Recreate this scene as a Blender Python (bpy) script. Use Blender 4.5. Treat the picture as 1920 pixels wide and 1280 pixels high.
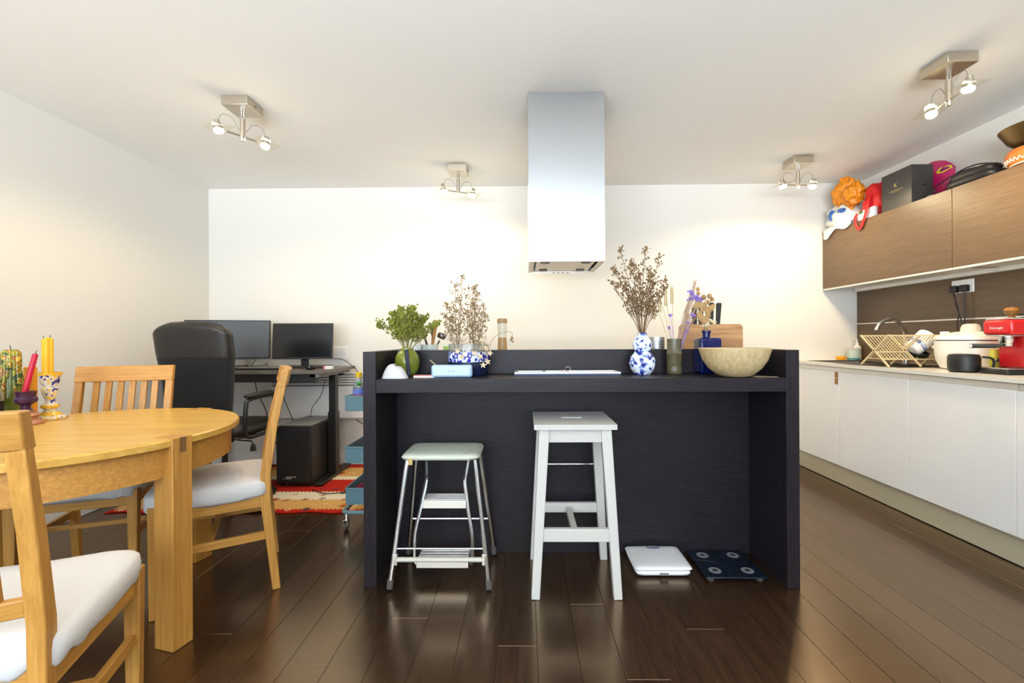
import bpy, math, random
from mathutils import Vector, Matrix, noise
R = math.radians
rnd = random.Random(11)
for o in list(bpy.data.objects):
    bpy.data.objects.remove(o)
sc = bpy.context.scene
col = sc.collection

# ------------------------------------------------------------------ camera, world, lights, exposure
cam_data = bpy.data.cameras.new('camera')
cam_data.sensor_fit = 'HORIZONTAL'; cam_data.sensor_width = 36.0
cam_data.lens = 830.0 / 1920.0 * 36.0
cam_data.shift_x = -12.2 / 1920.0; cam_data.shift_y = -4.9 / 1920.0
cam_data.clip_start = 0.05
cam = bpy.data.objects.new('camera', cam_data); col.objects.link(cam)
cam.matrix_world = (Matrix.Translation((0, 0, 1.1)) @ Matrix.Rotation(math.atan(0.013), 4, 'Z')
                    @ Matrix.Rotation(R(90), 4, 'X') @ Matrix.Rotation(-0.0052, 4, 'Z'))
sc.camera = cam
w = bpy.data.worlds.new('sky'); sc.world = w; w.use_nodes = True
w.node_tree.nodes['Background'].inputs[0].default_value = (0.62, 0.80, 1.0, 1)
w.node_tree.nodes['Background'].inputs[1].default_value = 1.2

def area(name, loc, rot, sx, sy, watts, color):
    l = bpy.data.lights.new(name, 'AREA'); l.shape = 'RECTANGLE'; l.size = sx; l.size_y = sy
    l.energy = watts; l.color = color
    o = bpy.data.objects.new(name, l); col.objects.link(o); o.location = loc; o.rotation_euler = rot
    return o
area('window_daylight', (-0.55, -2.85, 1.55), (R(88), 0, 0), 4.2, 1.5, 125, (0.76, 0.88, 1.0))
area('added_ceiling_fill', (-0.9, -5.4, 0.0), (R(128), 0, 0), 9.0, 2.2, 1850, (0.93, 0.97, 1.0))  # added fill outside the window, there only to brighten the ceiling
BULB_W = 10.8
BULB_COL = (1.0, 0.77, 0.47)
vs = sc.view_settings
vs.view_transform = 'Standard'; vs.look = 'None'; vs.gamma = 1.0; vs.use_curve_mapping = False
vs.exposure = 0.56
sc.cycles.max_bounces = 8; sc.cycles.diffuse_bounces = 5; sc.cycles.transparent_max_bounces = 12
sc.cycles.caustics_reflective = False; sc.cycles.caustics_refractive = False
sc.cycles.sample_clamp_indirect = 6.0

# ------------------------------------------------------------------ materials
def nodes(m):
    m.use_nodes = True
    return m.node_tree.nodes, m.node_tree.links, m.node_tree.nodes['Principled BSDF']

def mat(name, c, rough=0.5, metal=0.0, bump=0.0, bscale=200.0, var=0.0, vscale=8.0, spec=0.5, trans=0.0, ior=1.45, emit=None, estr=0.0, aniso=0.0, sheen=0.0, coat=0.0, alpha=1.0):
    m = bpy.data.materials.new(name); N, L, P = nodes(m)
    P.inputs['Base Color'].default_value = (*c, 1); P.inputs['Roughness'].default_value = rough
    P.inputs['Metallic'].default_value = metal; P.inputs['Specular IOR Level'].default_value = spec
    P.inputs['Transmission Weight'].default_value = trans; P.inputs['IOR'].default_value = ior
    P.inputs['Anisotropic'].default_value = aniso; P.inputs['Sheen Weight'].default_value = sheen
    P.inputs['Coat Weight'].default_value = coat; P.inputs['Alpha'].default_value = alpha
    if emit: P.inputs['Emission Color'].default_value = (*emit, 1); P.inputs['Emission Strength'].default_value = estr
    if bump or var:
        tc = N.new('ShaderNodeTexCoord')
        if var:
            n = N.new('ShaderNodeTexNoise'); n.inputs['Scale'].default_value = vscale; n.inputs['Detail'].default_value = 5
            L.new(tc.outputs['Object'], n.inputs['Vector'])
            r = N.new('ShaderNodeValToRGB')
            r.color_ramp.elements[0].position = 0.3; r.color_ramp.elements[1].position = 0.7
            r.color_ramp.elements[0].color = (*[max(0, x * (1 - var)) for x in c], 1)
            r.color_ramp.elements[1].color = (*[min(1, x * (1 + var)) for x in c], 1)
            L.new(n.outputs['Fac'], r.inputs['Fac']); L.new(r.outputs['Color'], P.inputs['Base Color'])
        if bump:
            n = N.new('ShaderNodeTexNoise'); n.inputs['Scale'].default_value = bscale; n.inputs['Detail'].default_value = 3
            L.new(tc.outputs['Object'], n.inputs['Vector'])
            b = N.new('ShaderNodeBump'); b.inputs['Strength'].default_value = bump; b.inputs['Distance'].default_value = 0.01
            L.new(n.outputs['Fac'], b.inputs['Height']); L.new(b.outputs['Normal'], P.inputs['Normal'])
    return m

def wood(name, c1, c2, axis='z', fine=60.0, rough=0.4, stretch=14.0, bump=0.08, spec=0.5, rand=True, rvar=0.25, lo=0.3, hi=0.72):
    m = bpy.data.materials.new(name); N, L, P = nodes(m)
    tc = N.new('ShaderNodeTexCoord'); oi = N.new('ShaderNodeObjectInfo')
    add = N.new('ShaderNodeVectorMath'); add.operation = 'MULTIPLY_ADD'
    comb = N.new('ShaderNodeCombineXYZ')
    for i in range(3): L.new(oi.outputs['Random'], comb.inputs[i])
    add.inputs[1].default_value = (17.0, 23.0, 31.0) if rand else (0, 0, 0)
    L.new(comb.outputs[0], add.inputs[0]); L.new(tc.outputs['Object'], add.inputs[2])
    mp = N.new('ShaderNodeMapping')
    s = [fine] * 3; s['xyz'.index(axis)] = fine / stretch
    mp.inputs['Scale'].default_value = s
    L.new(add.outputs[0], mp.inputs['Vector'])
    n = N.new('ShaderNodeTexNoise'); n.inputs['Scale'].default_value = 1.0; n.inputs['Detail'].default_value = 6
    n.inputs['Roughness'].default_value = 0.62; n.inputs['Distortion'].default_value = 0.6
    L.new(mp.outputs[0], n.inputs['Vector'])
    r = N.new('ShaderNodeValToRGB')
    r.color_ramp.elements[0].position = lo; r.color_ramp.elements[1].position = hi
    r.color_ramp.elements[0].color = (*c1, 1); r.color_ramp.elements[1].color = (*c2, 1)
    L.new(n.outputs['Fac'], r.inputs['Fac'])
    hsv = N.new('ShaderNodeHueSaturation')
    mr = N.new('ShaderNodeMapRange'); mr.inputs[3].default_value = 1 - rvar; mr.inputs[4].default_value = 1 + rvar
    L.new(oi.outputs['Random'], mr.inputs[0]); L.new(mr.outputs[0], hsv.inputs['Value'])
    L.new(r.outputs['Color'], hsv.inputs['Color']); L.new(hsv.outputs['Color'], P.inputs['Base Color'])
    P.inputs['Roughness'].default_value = rough; P.inputs['Specular IOR Level'].default_value = spec
    if bump:
        b = N.new('ShaderNodeBump'); b.inputs['Strength'].default_value = bump; b.inputs['Distance'].default_value = 0.004
        L.new(n.outputs['Fac'], b.inputs['Height']); L.new(b.outputs['Normal'], P.inputs['Normal'])
    return m

def thin_glass(name, tint=(1, 1, 1), gloss=0.10):
    m = bpy.data.materials.new(name); m.use_nodes = True; N, L = m.node_tree.nodes, m.node_tree.links
    N.clear(); out = N.new('ShaderNodeOutputMaterial'); mix = N.new('ShaderNodeMixShader')
    t = N.new('ShaderNodeBsdfTransparent'); t.inputs[0].default_value = (*tint, 1)
    g = N.new('ShaderNodeBsdfGlossy'); g.inputs['Roughness'].default_value = 0.05
    mix.inputs[0].default_value = gloss
    L.new(t.outputs[0], mix.inputs[1]); L.new(g.outputs[0], mix.inputs[2]); L.new(mix.outputs[0], out.inputs[0])
    return m

M = {}
M['wall'] = mat('wall_paint', (0.745, 0.722, 0.67), 0.75, bump=0.02, bscale=300, spec=0.25)
M['ceiling'] = mat('ceiling_paint', (0.90, 0.885, 0.85), 0.8, spec=0.2)
M['base'] = mat('skirting_paint', (0.84, 0.82, 0.78), 0.45)
M['under'] = mat('subfloor_dark', (0.03, 0.02, 0.013), 0.9)
M['floor'] = wood('floor_plank_wood', (0.011, 0.0055, 0.0032), (0.056, 0.028, 0.0155), 'y', 95, 0.24, 16, 0.04, rvar=0.28)
_P = M['floor'].node_tree.nodes['Principled BSDF']
_P.inputs['IOR'].default_value = 2.55; _P.inputs['Specular Tint'].default_value = (1.0, 0.73, 0.44, 1)
M['wenge_x'] = wood('dark_laminate_horizontal', (0.0088, 0.0068, 0.0090), (0.0225, 0.0175, 0.0230), 'x', 150, 0.42, 22, 0.10, spec=0.24, rvar=0.04)
M['wenge_z'] = wood('dark_laminate_vertical', (0.0088, 0.0068, 0.0090), (0.0225, 0.0175, 0.0230), 'z', 150, 0.42, 22, 0.10, spec=0.24, rvar=0.04)
M['wenge_lamplit'] = wood('lamplit_laminate', (0.085, 0.052, 0.027), (0.145, 0.090, 0.045), 'y', 130, 0.36, 24, 0.10, rvar=0.03)  # same laminate as the island, with warm lamp light put into its colour
OAK1, OAK2 = (0.40, 0.175, 0.030), (0.62, 0.315, 0.066)
for a in 'xyz':
    M['oak_' + a] = wood('oak_' + a, OAK1, OAK2, a, 95, 0.42, 26, 0.06, rvar=0.08, lo=0.25, hi=0.68)
M['oak_top'] = wood('oak_tabletop', (0.56, 0.300, 0.050), (0.78, 0.49, 0.115), 'x', 34, 0.33, 18, 0.04, rvar=0.0)
M['oak_dark'] = wood('oak_dark_inlay', (0.20, 0.09, 0.03), (0.32, 0.16, 0.06), 'z', 60, 0.4)
M['cloth_white'] = mat('white_cotton', (0.70, 0.69, 0.68), 0.85, bump=0.12, bscale=22, spec=0.2)
M['steel'] = mat('brushed_steel', (0.57, 0.595, 0.62), 0.34, 1.0, aniso=0.5)
M['chrome'] = mat('chrome', (0.72, 0.73, 0.74), 0.16, 1.0)
M['chrome_worn'] = mat('worn_chrome', (0.62, 0.64, 0.66), 0.26, 1.0, bump=0.05, bscale=120)
M['nickel'] = mat('satin_nickel', (0.58, 0.52, 0.43), 0.38, 1.0)
M['alu'] = mat('aluminium', (0.80, 0.78, 0.74), 0.35, 0.6)
M['white_gloss'] = mat('white_gloss_door', (0.92, 0.91, 0.895), 0.16, coat=0.3)
M['white_mat'] = mat('white_carcass', (0.78, 0.77, 0.73), 0.5)
M['quartz'] = mat('cream_worktop', (0.76, 0.73, 0.66), 0.22, var=0.03, vscale=120)
M['plinth'] = mat('plinth_beige_metal', (0.62, 0.55, 0.38), 0.38, 0.1, bump=0.03, bscale=90)
M['black'] = mat('black_plastic', (0.012, 0.012, 0.013), 0.42)
M['black_soft'] = mat('black_fabric', (0.010, 0.010, 0.011), 0.9, bump=0.25, bscale=500, sheen=0.1)
M['black_leather'] = mat('black_leather', (0.020, 0.017, 0.014), 0.40, bump=0.08, bscale=260)
M['black_metal'] = mat('black_metal', (0.018, 0.017, 0.016), 0.38, 0.2)
M['screen'] = mat('screen_glass', (0.006, 0.007, 0.009), 0.18, spec=0.6)
M['screen_l'] = mat('screen_matte', (0.020, 0.024, 0.030), 0.45, spec=1.0)
M['grey'] = mat('grey_plastic', (0.22, 0.22, 0.22), 0.45)
M['rubber'] = mat('grey_rubber', (0.10, 0.09, 0.085), 0.7)
M['stoolwhite'] = mat('ivory_paint', (0.62, 0.60, 0.55), 0.38)
M['teal'] = mat('teal_enamel', (0.16, 0.29, 0.33), 0.42)
M['red'] = mat('red_lacquer', (0.60, 0.012, 0.014), 0.25, coat=0.4)
M['glass'] = thin_glass('clear_glass', (0.95, 0.97, 0.96), 0.05)
M['pane'] = thin_glass('window_pane', (0.97, 0.98, 0.99), 0.03)
M['lampglass'] = thin_glass('lamp_glass_plate', (0.97, 0.97, 0.92), 0.04)
M['bulb'] = mat('bulb_lens', (1, 0.9, 0.7), 0.3, emit=(1.0, 0.86, 0.62), estr=60.0)
M['leather_tan'] = mat('tan_leather', (0.36, 0.17, 0.05), 0.6)
M['yellow'] = mat('yellow_wax', (0.80, 0.44, 0.015), 0.5)
M['orangewax'] = mat('orange_wax', (0.78, 0.33, 0.02), 0.5)
M['redwax'] = mat('crimson_wax', (0.50, 0.008, 0.035), 0.4)
M['bamboo'] = wood('bamboo_slat', (0.52, 0.40, 0.20), (0.68, 0.55, 0.31), 'y', 90, 0.5, 8, 0.0)
M['stem'] = mat('dried_stem', (0.17, 0.10, 0.045), 0.8)
M['seed'] = mat('dried_seed_heads', (0.22, 0.135, 0.060), 0.85, var=0.4, vscale=40)
M['stem_pale'] = mat('pale_dried_stem', (0.27, 0.18, 0.085), 0.8)
M['seed_pale'] = mat('pale_seed_heads', (0.29, 0.20, 0.095), 0.85, var=0.4, vscale=40)
M['green'] = mat('green_filler_leaves', (0.20, 0.22, 0.028), 0.8, var=0.45, vscale=25)
M['greenstem'] = mat('green_stem', (0.30, 0.27, 0.09), 0.8)
M['cream'] = mat('cream_petals', (0.70, 0.57, 0.38), 0.8, var=0.15, vscale=60)
M['purple'] = mat('purple_statice', (0.30, 0.20, 0.60), 0.8, var=0.25, vscale=60)
M['pink'] = mat('dusty_pink_plume', (0.52, 0.35, 0.28), 0.9, var=0.2, vscale=80)
M['wheat'] = mat('wheat_straw', (0.52, 0.42, 0.23), 0.8, var=0.15, vscale=60)
M['pod'] = mat('brown_pods', (0.36, 0.22, 0.09), 0.75, var=0.25, vscale=50)

# ------------------------------------------------------------------ mesh helpers
class MB:
    def __init__(s): s.v = []; s.f = []
    def add(s, vs_, fs, T=None):
        b = len(s.v)
        s.v += [tuple(T @ Vector(p)) if T else tuple(p) for p in vs_]
        s.f += [tuple(i + b for i in f) for f in fs]
        return s
    def box(s, x0, x1, y0, y1, z0, z1, T=None):
        V = [(x, y, z) for z in (z0, z1) for y in (y0, y1) for x in (x0, x1)]
        return s.add(V, [(0, 2, 3, 1), (4, 5, 7, 6), (0, 1, 5, 4), (2, 6, 7, 3), (0, 4, 6, 2), (1, 3, 7, 5)], T)
    def bar(s, a, b, w, d, up=(0, 0, 1), w2=None, d2=None):
        # rectangular beam a->b; w along the side axis, d along the up axis
        a, b = Vector(a), Vector(b); t = (b - a).normalized(); u = Vector(up)
        side = t.cross(u)
        if side.length < 1e-5: side = t.cross(Vector((0, 1, 0)))
        side.normalize(); u = side.cross(t).normalized()
        w2 = w if w2 is None else w2; d2 = d if d2 is None else d2
        V = []
        for p, ww, dd in ((a, w, d), (b, w2, d2)):
            for i, j in ((-1, -1), (1, -1), (1, 1), (-1, 1)):
                V.append(p + side * (i * ww / 2) + u * (j * dd / 2))
        return s.add(V, [(0, 1, 2, 3), (7, 6, 5, 4), (0, 4, 5, 1), (1, 5, 6, 2), (2, 6, 7, 3), (3, 7, 4, 0)])
    def tube(s, pts, r, n=8, closed=False):
        P = [Vector(p) for p in pts]; k = len(P)
        rs = list(r) if isinstance(r, (list, tuple)) else [r] * k
        V = []; up = None
        for i in range(k):
            if closed: t = P[(i + 1) % k] - P[i - 1]
            else: t = P[min(i + 1, k - 1)] - P[max(i - 1, 0)]
            t.normalize()
            if up is None:
                up = Vector((0, 0, 1)) if abs(t.z) < 0.9 else Vector((1, 0, 0))
            sd = t.cross(up)
            if sd.length < 1e-5: sd = t.cross(Vector((0.3, 0.9, 0.1)))
            sd.normalize(); up = sd.cross(t).normalized()
            for j in range(n):
                a = 2 * math.pi * j / n
                V.append(P[i] + (sd * math.cos(a) + up * math.sin(a)) * rs[i])
        F = []
        for i in range(k if closed else k - 1):
            i2 = (i + 1) % k
            for j in range(n):
                j2 = (j + 1) % n
                F.append((i * n + j, i * n + j2, i2 * n + j2, i2 * n + j))
        if not closed:
            F.append(tuple(range(n - 1, -1, -1))); F.append(tuple((k - 1) * n + j for j in range(n)))
        return s.add(V, F)
    def lathe(s, prof, n=24, c=(0, 0, 0), T=None, sx=1.0, sy=1.0):
        V = []; F = []; idx = []
        for r, z in prof:
            if r < 1e-6:
                idx.append([len(V)]); V.append((c[0], c[1], c[2] + z))
            else:
                idx.append(list(range(len(V), len(V) + n)))
                V += [(c[0] + sx * r * math.cos(2 * math.pi * j / n), c[1] + sy * r * math.sin(2 * math.pi * j / n), c[2] + z) for j in range(n)]
        for a, b in zip(idx, idx[1:]):
            for j in range(n):
                j2 = (j + 1) % n
                q = []
                for x in ((a[j], a[j2], b[j2], b[j]) if len(a) > 1 and len(b) > 1 else (a[0], b[j2], b[j]) if len(a) == 1 and len(b) > 1 else (a[j], a[j2], b[0])):
                    q.append(x)
                F.append(tuple(q))
        return s.add(V, F, T)
    def cyl(s, c, r, h, n=20, T=None):
        return s.lathe([(0, 0), (r, 0), (r, h), (0, h)], n, c, T)
    def ball(s, c, r, n=8, m=6, sc_=(1, 1, 1)):
        pr = [(r * math.sin(math.pi * i / m), -r * math.cos(math.pi * i / m)) for i in range(m + 1)]
        pr[0] = (0, -r); pr[-1] = (0, r)
        T = Matrix.Translation(c) @ Matrix.Diagonal((*sc_, 1))
        return s.lathe(pr, n, (0, 0, 0), T)
    def octa(s, c, r, sz=1.0):
        x, y, z = c
        V = [(x + r, y, z), (x - r, y, z), (x, y + r, z), (x, y - r, z), (x, y, z + r * sz), (x, y, z - r * sz)]
        return s.add(V, [(0, 2, 4), (2, 1, 4), (1, 3, 4), (3, 0, 4), (2, 0, 5), (1, 2, 5), (3, 1, 5), (0, 3, 5)])
    def pad(s, w, d, h, e=0.28, n=40, m=10, c=(0, 0, 0), fn=None, T=None):
        # plump cushion: superellipse outline, rounded section
        pr = []
        V = []; F = []
        def se(a, k):
            cs, sn = math.cos(a), math.sin(a)
            return math.copysign(abs(cs) ** k, cs), math.copysign(abs(sn) ** k, sn)
        rows = []
        for i in range(m + 1):
            ph = -math.pi / 2 + math.pi * i / m
            cr, sr = se(ph, 0.55)
            if i in (0, m):
                rows.append([len(V)]); V.append((c[0], c[1], c[2] + (-h / 2 if i == 0 else h / 2)))
            else:
                rows.append(list(range(len(V), len(V) + n)))
                for j in range(n):
                    x, y = se(2 * math.pi * j / n, e)
                    V.append((c[0] + w / 2 * x * max(cr, 0.02), c[1] + d / 2 * y * max(cr, 0.02), c[2] + h / 2 * sr))
        for a, b in zip(rows, rows[1:]):
            for j in range(n):
                j2 = (j + 1) % n
                if len(a) == 1: F.append((a[0], b[j2], b[j]))
                elif len(b) == 1: F.append((a[j], a[j2], b[0]))
                else: F.append((a[j], a[j2], b[j2], b[j]))
        if fn: V = [fn(Vector(p)) for p in V]
        return s.add(V, F, T)
    def blob(s, c, scl, amp=0.25, fr=2.2, seed=0, n=28, m=18):
        V = []; F = []; rows = []
        for i in range(m + 1):
            ph = math.pi * i / m
            k = 1 if i in (0, m) else n
            rows.append(list(range(len(V), len(V) + k)))
            for j in range(k):
                a = 2 * math.pi * j / n
                p = Vector((math.sin(ph) * math.cos(a), math.sin(ph) * math.sin(a), -math.cos(ph)))
                q = p * fr + Vector((seed * 3.1, seed * 1.7, seed))
                d = 1 + amp * noise.noise(q) + amp * 0.8 * (0.5 - abs(noise.noise(q * 2.1))) + amp * 0.35 * noise.noise(q * 4.5)
                p = p * d
                V.append((c[0] + p.x * scl[0], c[1] + p.y * scl[1], c[2] + p.z * scl[2]))
        for a, b in zip(rows, rows[1:]):
            for j in range(n):
                j2 = (j + 1) % n
                if len(a) == 1: F.append((a[0], b[j2], b[j]))
                elif len(b) == 1: F.append((a[j], a[j2], b[0]))
                else: F.append((a[j], a[j2], b[j2], b[j]))
        return s.add(V, F)
    def prism(s, poly, t, T=None):
        # poly in local XZ, extruded along Y by t
        k = len(poly)
        V = [(x, 0, z) for x, z in poly] + [(x, t, z) for x, z in poly]
        F = [tuple(range(k)), tuple(range(2 * k - 1, k - 1, -1))] + [(i, i + k, (i + 1) % k + k, (i + 1) % k) for i in range(k)]
        return s.add(V, F, T)
    def zmin(s, z0):
        s.v = [(x, y, max(z, z0)) for x, y, z in s.v]; return s
    def build(s, name, m, parent=None, bevel=0.0, seg=2, smooth=35, world=False, sub=0, label=None):
        off = Vector(parent.location) if (world and parent) else Vector((0, 0, 0))
        me = bpy.data.meshes.new(name)
        me.from_pydata([tuple(Vector(p) - off) for p in s.v], [], s.f); me.update()
        if smooth:
            me.shade_smooth(); me.set_sharp_from_angle(angle=R(smooth))
        me.materials.append(m)
        o = bpy.data.objects.new(name, me); col.objects.link(o)
        if parent: o.parent = parent
        if bevel:
            b = o.modifiers.new('bevel', 'BEVEL'); b.width = bevel; b.segments = seg; b.limit_method = 'ANGLE'; b.angle_limit = R(40)
        if sub:
            q = o.modifiers.new('sub', 'SUBSURF'); q.levels = sub; q.render_levels = sub
        if label: o['label'] = label
        return o

def tag(o, label, cat, group=None, kind=None):
    o['label'] = label
    if cat: o['category'] = cat
    if group: o['group'] = group
    if kind: o['kind'] = kind
    return o
def thing(name, label, cat, loc=(0, 0, 0), rz=0.0, group=None):
    o = bpy.data.objects.new(name, None); col.objects.link(o)
    o.location = loc; o.rotation_euler = (0, 0, rz); o.empty_display_size = 0.05
    return tag(o, label, cat, group)
def struct(o, label=None):
    o['kind'] = 'structure'
    if label: o['label'] = label
    return o
def copy_tree(o, parent=None):
    c = o.copy(); col.objects.link(c); c.parent = parent
    for ch in list(o.children): copy_tree(ch, c)
    return c
def text(name, body, size, m, parent, T, spacing=1.0):
    cu = bpy.data.curves.new(name, 'FONT'); cu.body = body; cu.size = size; cu.extrude = 0.0003
    cu.align_x = 'CENTER'; cu.align_y = 'CENTER'; cu.space_character = spacing
    tmp = bpy.data.objects.new(name + '_tmp', cu); col.objects.link(tmp)
    bpy.context.view_layer.update()
    me = bpy.data.meshes.new_from_object(tmp.evaluated_get(bpy.context.evaluated_depsgraph_get()))
    bpy.data.objects.remove(tmp)
    me.materials.clear(); me.materials.append(m)
    o = bpy.data.objects.new(name, me); col.objects.link(o); o.parent = parent; o.matrix_local = T
    return o
def face_T(p, right, up):
    # text/flat print frame: local x=right, y=up, z=out of the face
    x = Vector(right).normalized(); y = Vector(up).normalized(); z = x.cross(y)
    return Matrix(((x.x, y.x, z.x, p[0]), (x.y, y.y, z.y, p[1]), (x.z, y.z, z.z, p[2]), (0, 0, 0, 1)))
def curve_pts(ctrl, k=8):
    # Catmull-Rom through control points
    P = [Vector(p) for p in ctrl]; out = []
    for i in range(len(P) - 1):
        p0, p1, p2, p3 = P[max(i - 1, 0)], P[i], P[i + 1], P[min(i + 2, len(P) - 1)]
        for j in range(k):
            t = j / k
            out.append(0.5 * ((2 * p1) + (p2 - p0) * t + (2 * p0 - 5 * p1 + 4 * p2 - p3) * t * t + (3 * p1 - p0 - 3 * p2 + p3) * t ** 3))
    out.append(P[-1]); return out

# ------------------------------------------------------------------ the room
XL, XR, YB, YF, H = -2.80, 2.92, 3.90, -2.60, 2.445
floor = struct(MB().box(XL, XR, YF, YB, -0.06, -0.004).build('floor', M['under'], smooth=0), 'dark stained wooden plank floor')
PW, PL = 0.142, 1.55
cache = {}
def plank_mesh(wd, ln):
    k = (round(wd, 3), round(ln, 3))
    if k not in cache:
        g, c, t = 0.0003, 0.0009, 0.004
        x, y = wd / 2 - g, ln / 2 - g
        V = [(-x, -y, -t), (x, -y, -t), (x, y, -t), (-x, y, -t), (-x, -y, -c), (x, -y, -c), (x, y, -c), (-x, y, -c),
             (-x + c, -y + c, 0), (x - c, -y + c, 0), (x - c, y - c, 0), (-x + c, y - c, 0)]
        F = [(8, 9, 10, 11)]
        for i in range(4):
            j = (i + 1) % 4
            F += [(i, j, j + 4, i + 4), (i + 4, j + 4, j + 8, i + 8)]
        me = bpy.data.meshes.new('plank'); me.from_pydata(V, [], F); me.update(); me.materials.append(M['floor'])
        cache[k] = me
    return cache[k]
x = XL; row = 0
while x < XR - 0.01:
    x1 = min(x + PW, XR); y = YF; ln = (0.30 + 0.53 * (row * 0.618 % 1.0) * 2) if row else 0.9
    while y < YB - 0.001:
        y1 = min(y + ln, YB)
        if YB - y1 < 0.12: y1 = YB
        o = bpy.data.objects.new('plank', plank_mesh(x1 - x, y1 - y)); col.objects.link(o)
        o.parent = floor; o.location = ((x + x1) / 2, (y + y1) / 2, 0)
        y = y1; ln = PL
    x = x1; row += 1

struct(MB().box(XL - .1, XR + .1, YF - .1, YB + .1, H, H + .1).build('ceiling', M['ceiling'], smooth=0), 'plain white painted ceiling')
struct(MB().box(XL - .1, XL, YF - .1, YB + .1, -.06, H).build('wall_left', M['wall'], smooth=0), 'plain white wall on the left')
struct(MB().box(XR, XR + .1, YF - .1, YB + .1, -.06, H).build('wall_right', M['wall'], smooth=0), 'white wall behind the kitchen units')
struct(MB().box(XL, XR, YB, YB + .1, -.06, H).build('wall_back', M['wall'], smooth=0), 'plain white wall at the back')
WX0, WX1, WZ0, WZ1 = -2.60, 1.50, 0.75, 2.30
struct(MB().box(XL, WX0, YF - .1, YF, -.06, H).box(WX1, XR, YF - .1, YF, -.06, H).box(WX0, WX1, YF - .1, YF, -.06, WZ0)
       .box(WX0, WX1, YF - .1, YF, WZ1, H).build('wall_front', M['wall'], smooth=0), 'white window wall behind the viewpoint')
win = struct(thing('window_1', 'wide glazed window behind the viewpoint', None, ((WX0 + WX1) / 2, YF - .05, WZ0)))
fr = MB()
for a in (WX0, WX0 + (WX1 - WX0) / 3, WX0 + 2 * (WX1 - WX0) / 3, WX1): fr.box(a - .03, a + .03, YF - .09, YF - .02, WZ0, WZ1)
fr.box(WX0, WX1, YF - .09, YF - .02, WZ0, WZ0 + .06).box(WX0, WX1, YF - .09, YF - .02, WZ1 - .06, WZ1)
fr.build('window_frame', M['base'], win, world=True, smooth=0)
for i in range(3):
    a = WX0 + i * (WX1 - WX0) / 3 + .03
    MB().box(a, a + (WX1 - WX0) / 3 - .06, YF - .06, YF - .054, WZ0 + .06, WZ1 - .06).build('pane', M['pane'], win, world=True, smooth=0)
def skirting(name, x0, x1, y0, y1, lab):
    struct(MB().box(x0, x1, y0, y1, 0, .10).build(name, M['base'], bevel=.004), lab)
skirting('baseboard_left', XL, XL + .016, YF, YB, 'white skirting board along the left wall')
skirting('baseboard_back', XL + .016, 2.30, YB - .016, YB, 'white skirting board along the back wall')

# ------------------------------------------------------------------ kitchen run on the right
XF = 2.32; ZC = 0.903
bounds = [3.885, 3.293, 2.707, 2.12, 1.533, 0.946]
names = ['white gloss base unit nearest the back wall with a tan pull tab', 'white gloss base unit, second from the back wall, below the dish rack',
         'white gloss base unit below the rice cooker, third from the back wall', 'white gloss base unit below the coffee machine, at the right edge',
         'white gloss base unit nearest the viewpoint, outside the right edge']
for i, lab in enumerate(names):
    y1, y0 = bounds[i], bounds[i + 1]; yc = (y0 + y1) / 2
    t = thing('base_cabinet', lab, 'cabinet', (2.62, yc, 0), 0, 'white base units along the right wall')
    a, b = y0 - yc, y1 - yc
    cb = MB().box(-.278, .29, a + .001, a + .018, .155, .872).box(-.278, .29, b - .018, b - .001, .155, .872).box(-.278, .29, a + .018, b - .018, .155, .173).box(.27, .29, a + .018, b - .018, .173, .872)
    cb.build('carcass', M['white_mat'], t, smooth=0)
    d = MB().box(-.300, -.281, a + .0015, b - .0015, .153, .843).build('door', M['white_gloss'], t, bevel=.0015)
    if i == 0:
        MB().box(-.3055, -.3005, a + .012, a + .042, .800, .842).box(-.307, -.3005, a + .012, a + .040, .752, .797).build('pull_tab', M['leather_tan'], d, bevel=.002, label='tan leather pull tab')
    MB().box(-.287, -.283, a + .001, b - .001, .847, .874).box(-.283, -.262, a + .001, b - .001, .840, .847).build('grip_channel', M['alu'], t, smooth=0)
pl = MB().box(2.362, 2.378, .946, 3.885, .0045, .152).build('trim_1', M['plinth'], bevel=.001)
struct(pl, 'beige metal plinth below the white base units')
SX0, SX1, SY0, SY1 = 2.395, 2.80, 2.86, 3.74
wt = MB().box(2.30, SX0, .946, YB, .880, ZC).box(SX1, XR, .946, YB, .880, ZC).box(SX0, SX1, .946, SY0, .880, ZC).box(SX0, SX1, SY1, YB, .880, ZC)
tag(wt.build('worktop', M['quartz'], smooth=0), 'pale cream worktop along the right wall holding the sink', 'worktop')
M['sink'] = mat('sink_composite', (0.055, 0.045, 0.036), 0.42)
t = thing('sink', 'dark composite sink with drainer set into the cream worktop', 'sink', (2.6, 3.3, ZC))
sk = MB()
sk.box(-.215, -.195, -.45, .45, -.004, .004).box(.195, .215, -.45, .45, -.004, .004).box(-.195, .195, -.45, -.43, -.004, .004).box(-.195, .195, .43, .45, -.004, .004)
sk.build('rim', M['sink'], t, bevel=.002)
MB().box(-.195, .195, -.43, .02, -.010, -.004).build('drainer', M['sink'], t, smooth=0)
for k in range(9):
    MB().bar((-.16, -.40 + k * .046, -.003), (.16, -.40 + k * .046, -.002), .006, .003).build('ridge', M['sink'], t, smooth=0)
MB().box(-.195, .195, .02, .43, -.020, -.018).box(-.195, -.19, .02, .43, -.018, -.004).box(.19, .195, .02, .43, -.018, -.004).build('basin', M['sink'], t, smooth=0)
MB().cyl((0, .22, -.018), .04, .004).build('drain', M['chrome'], t)

t = thing('kitchen_tap', 'chrome swan neck tap arching over the dish rack', 'tap', (2.755, 3.235, ZC))
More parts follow.
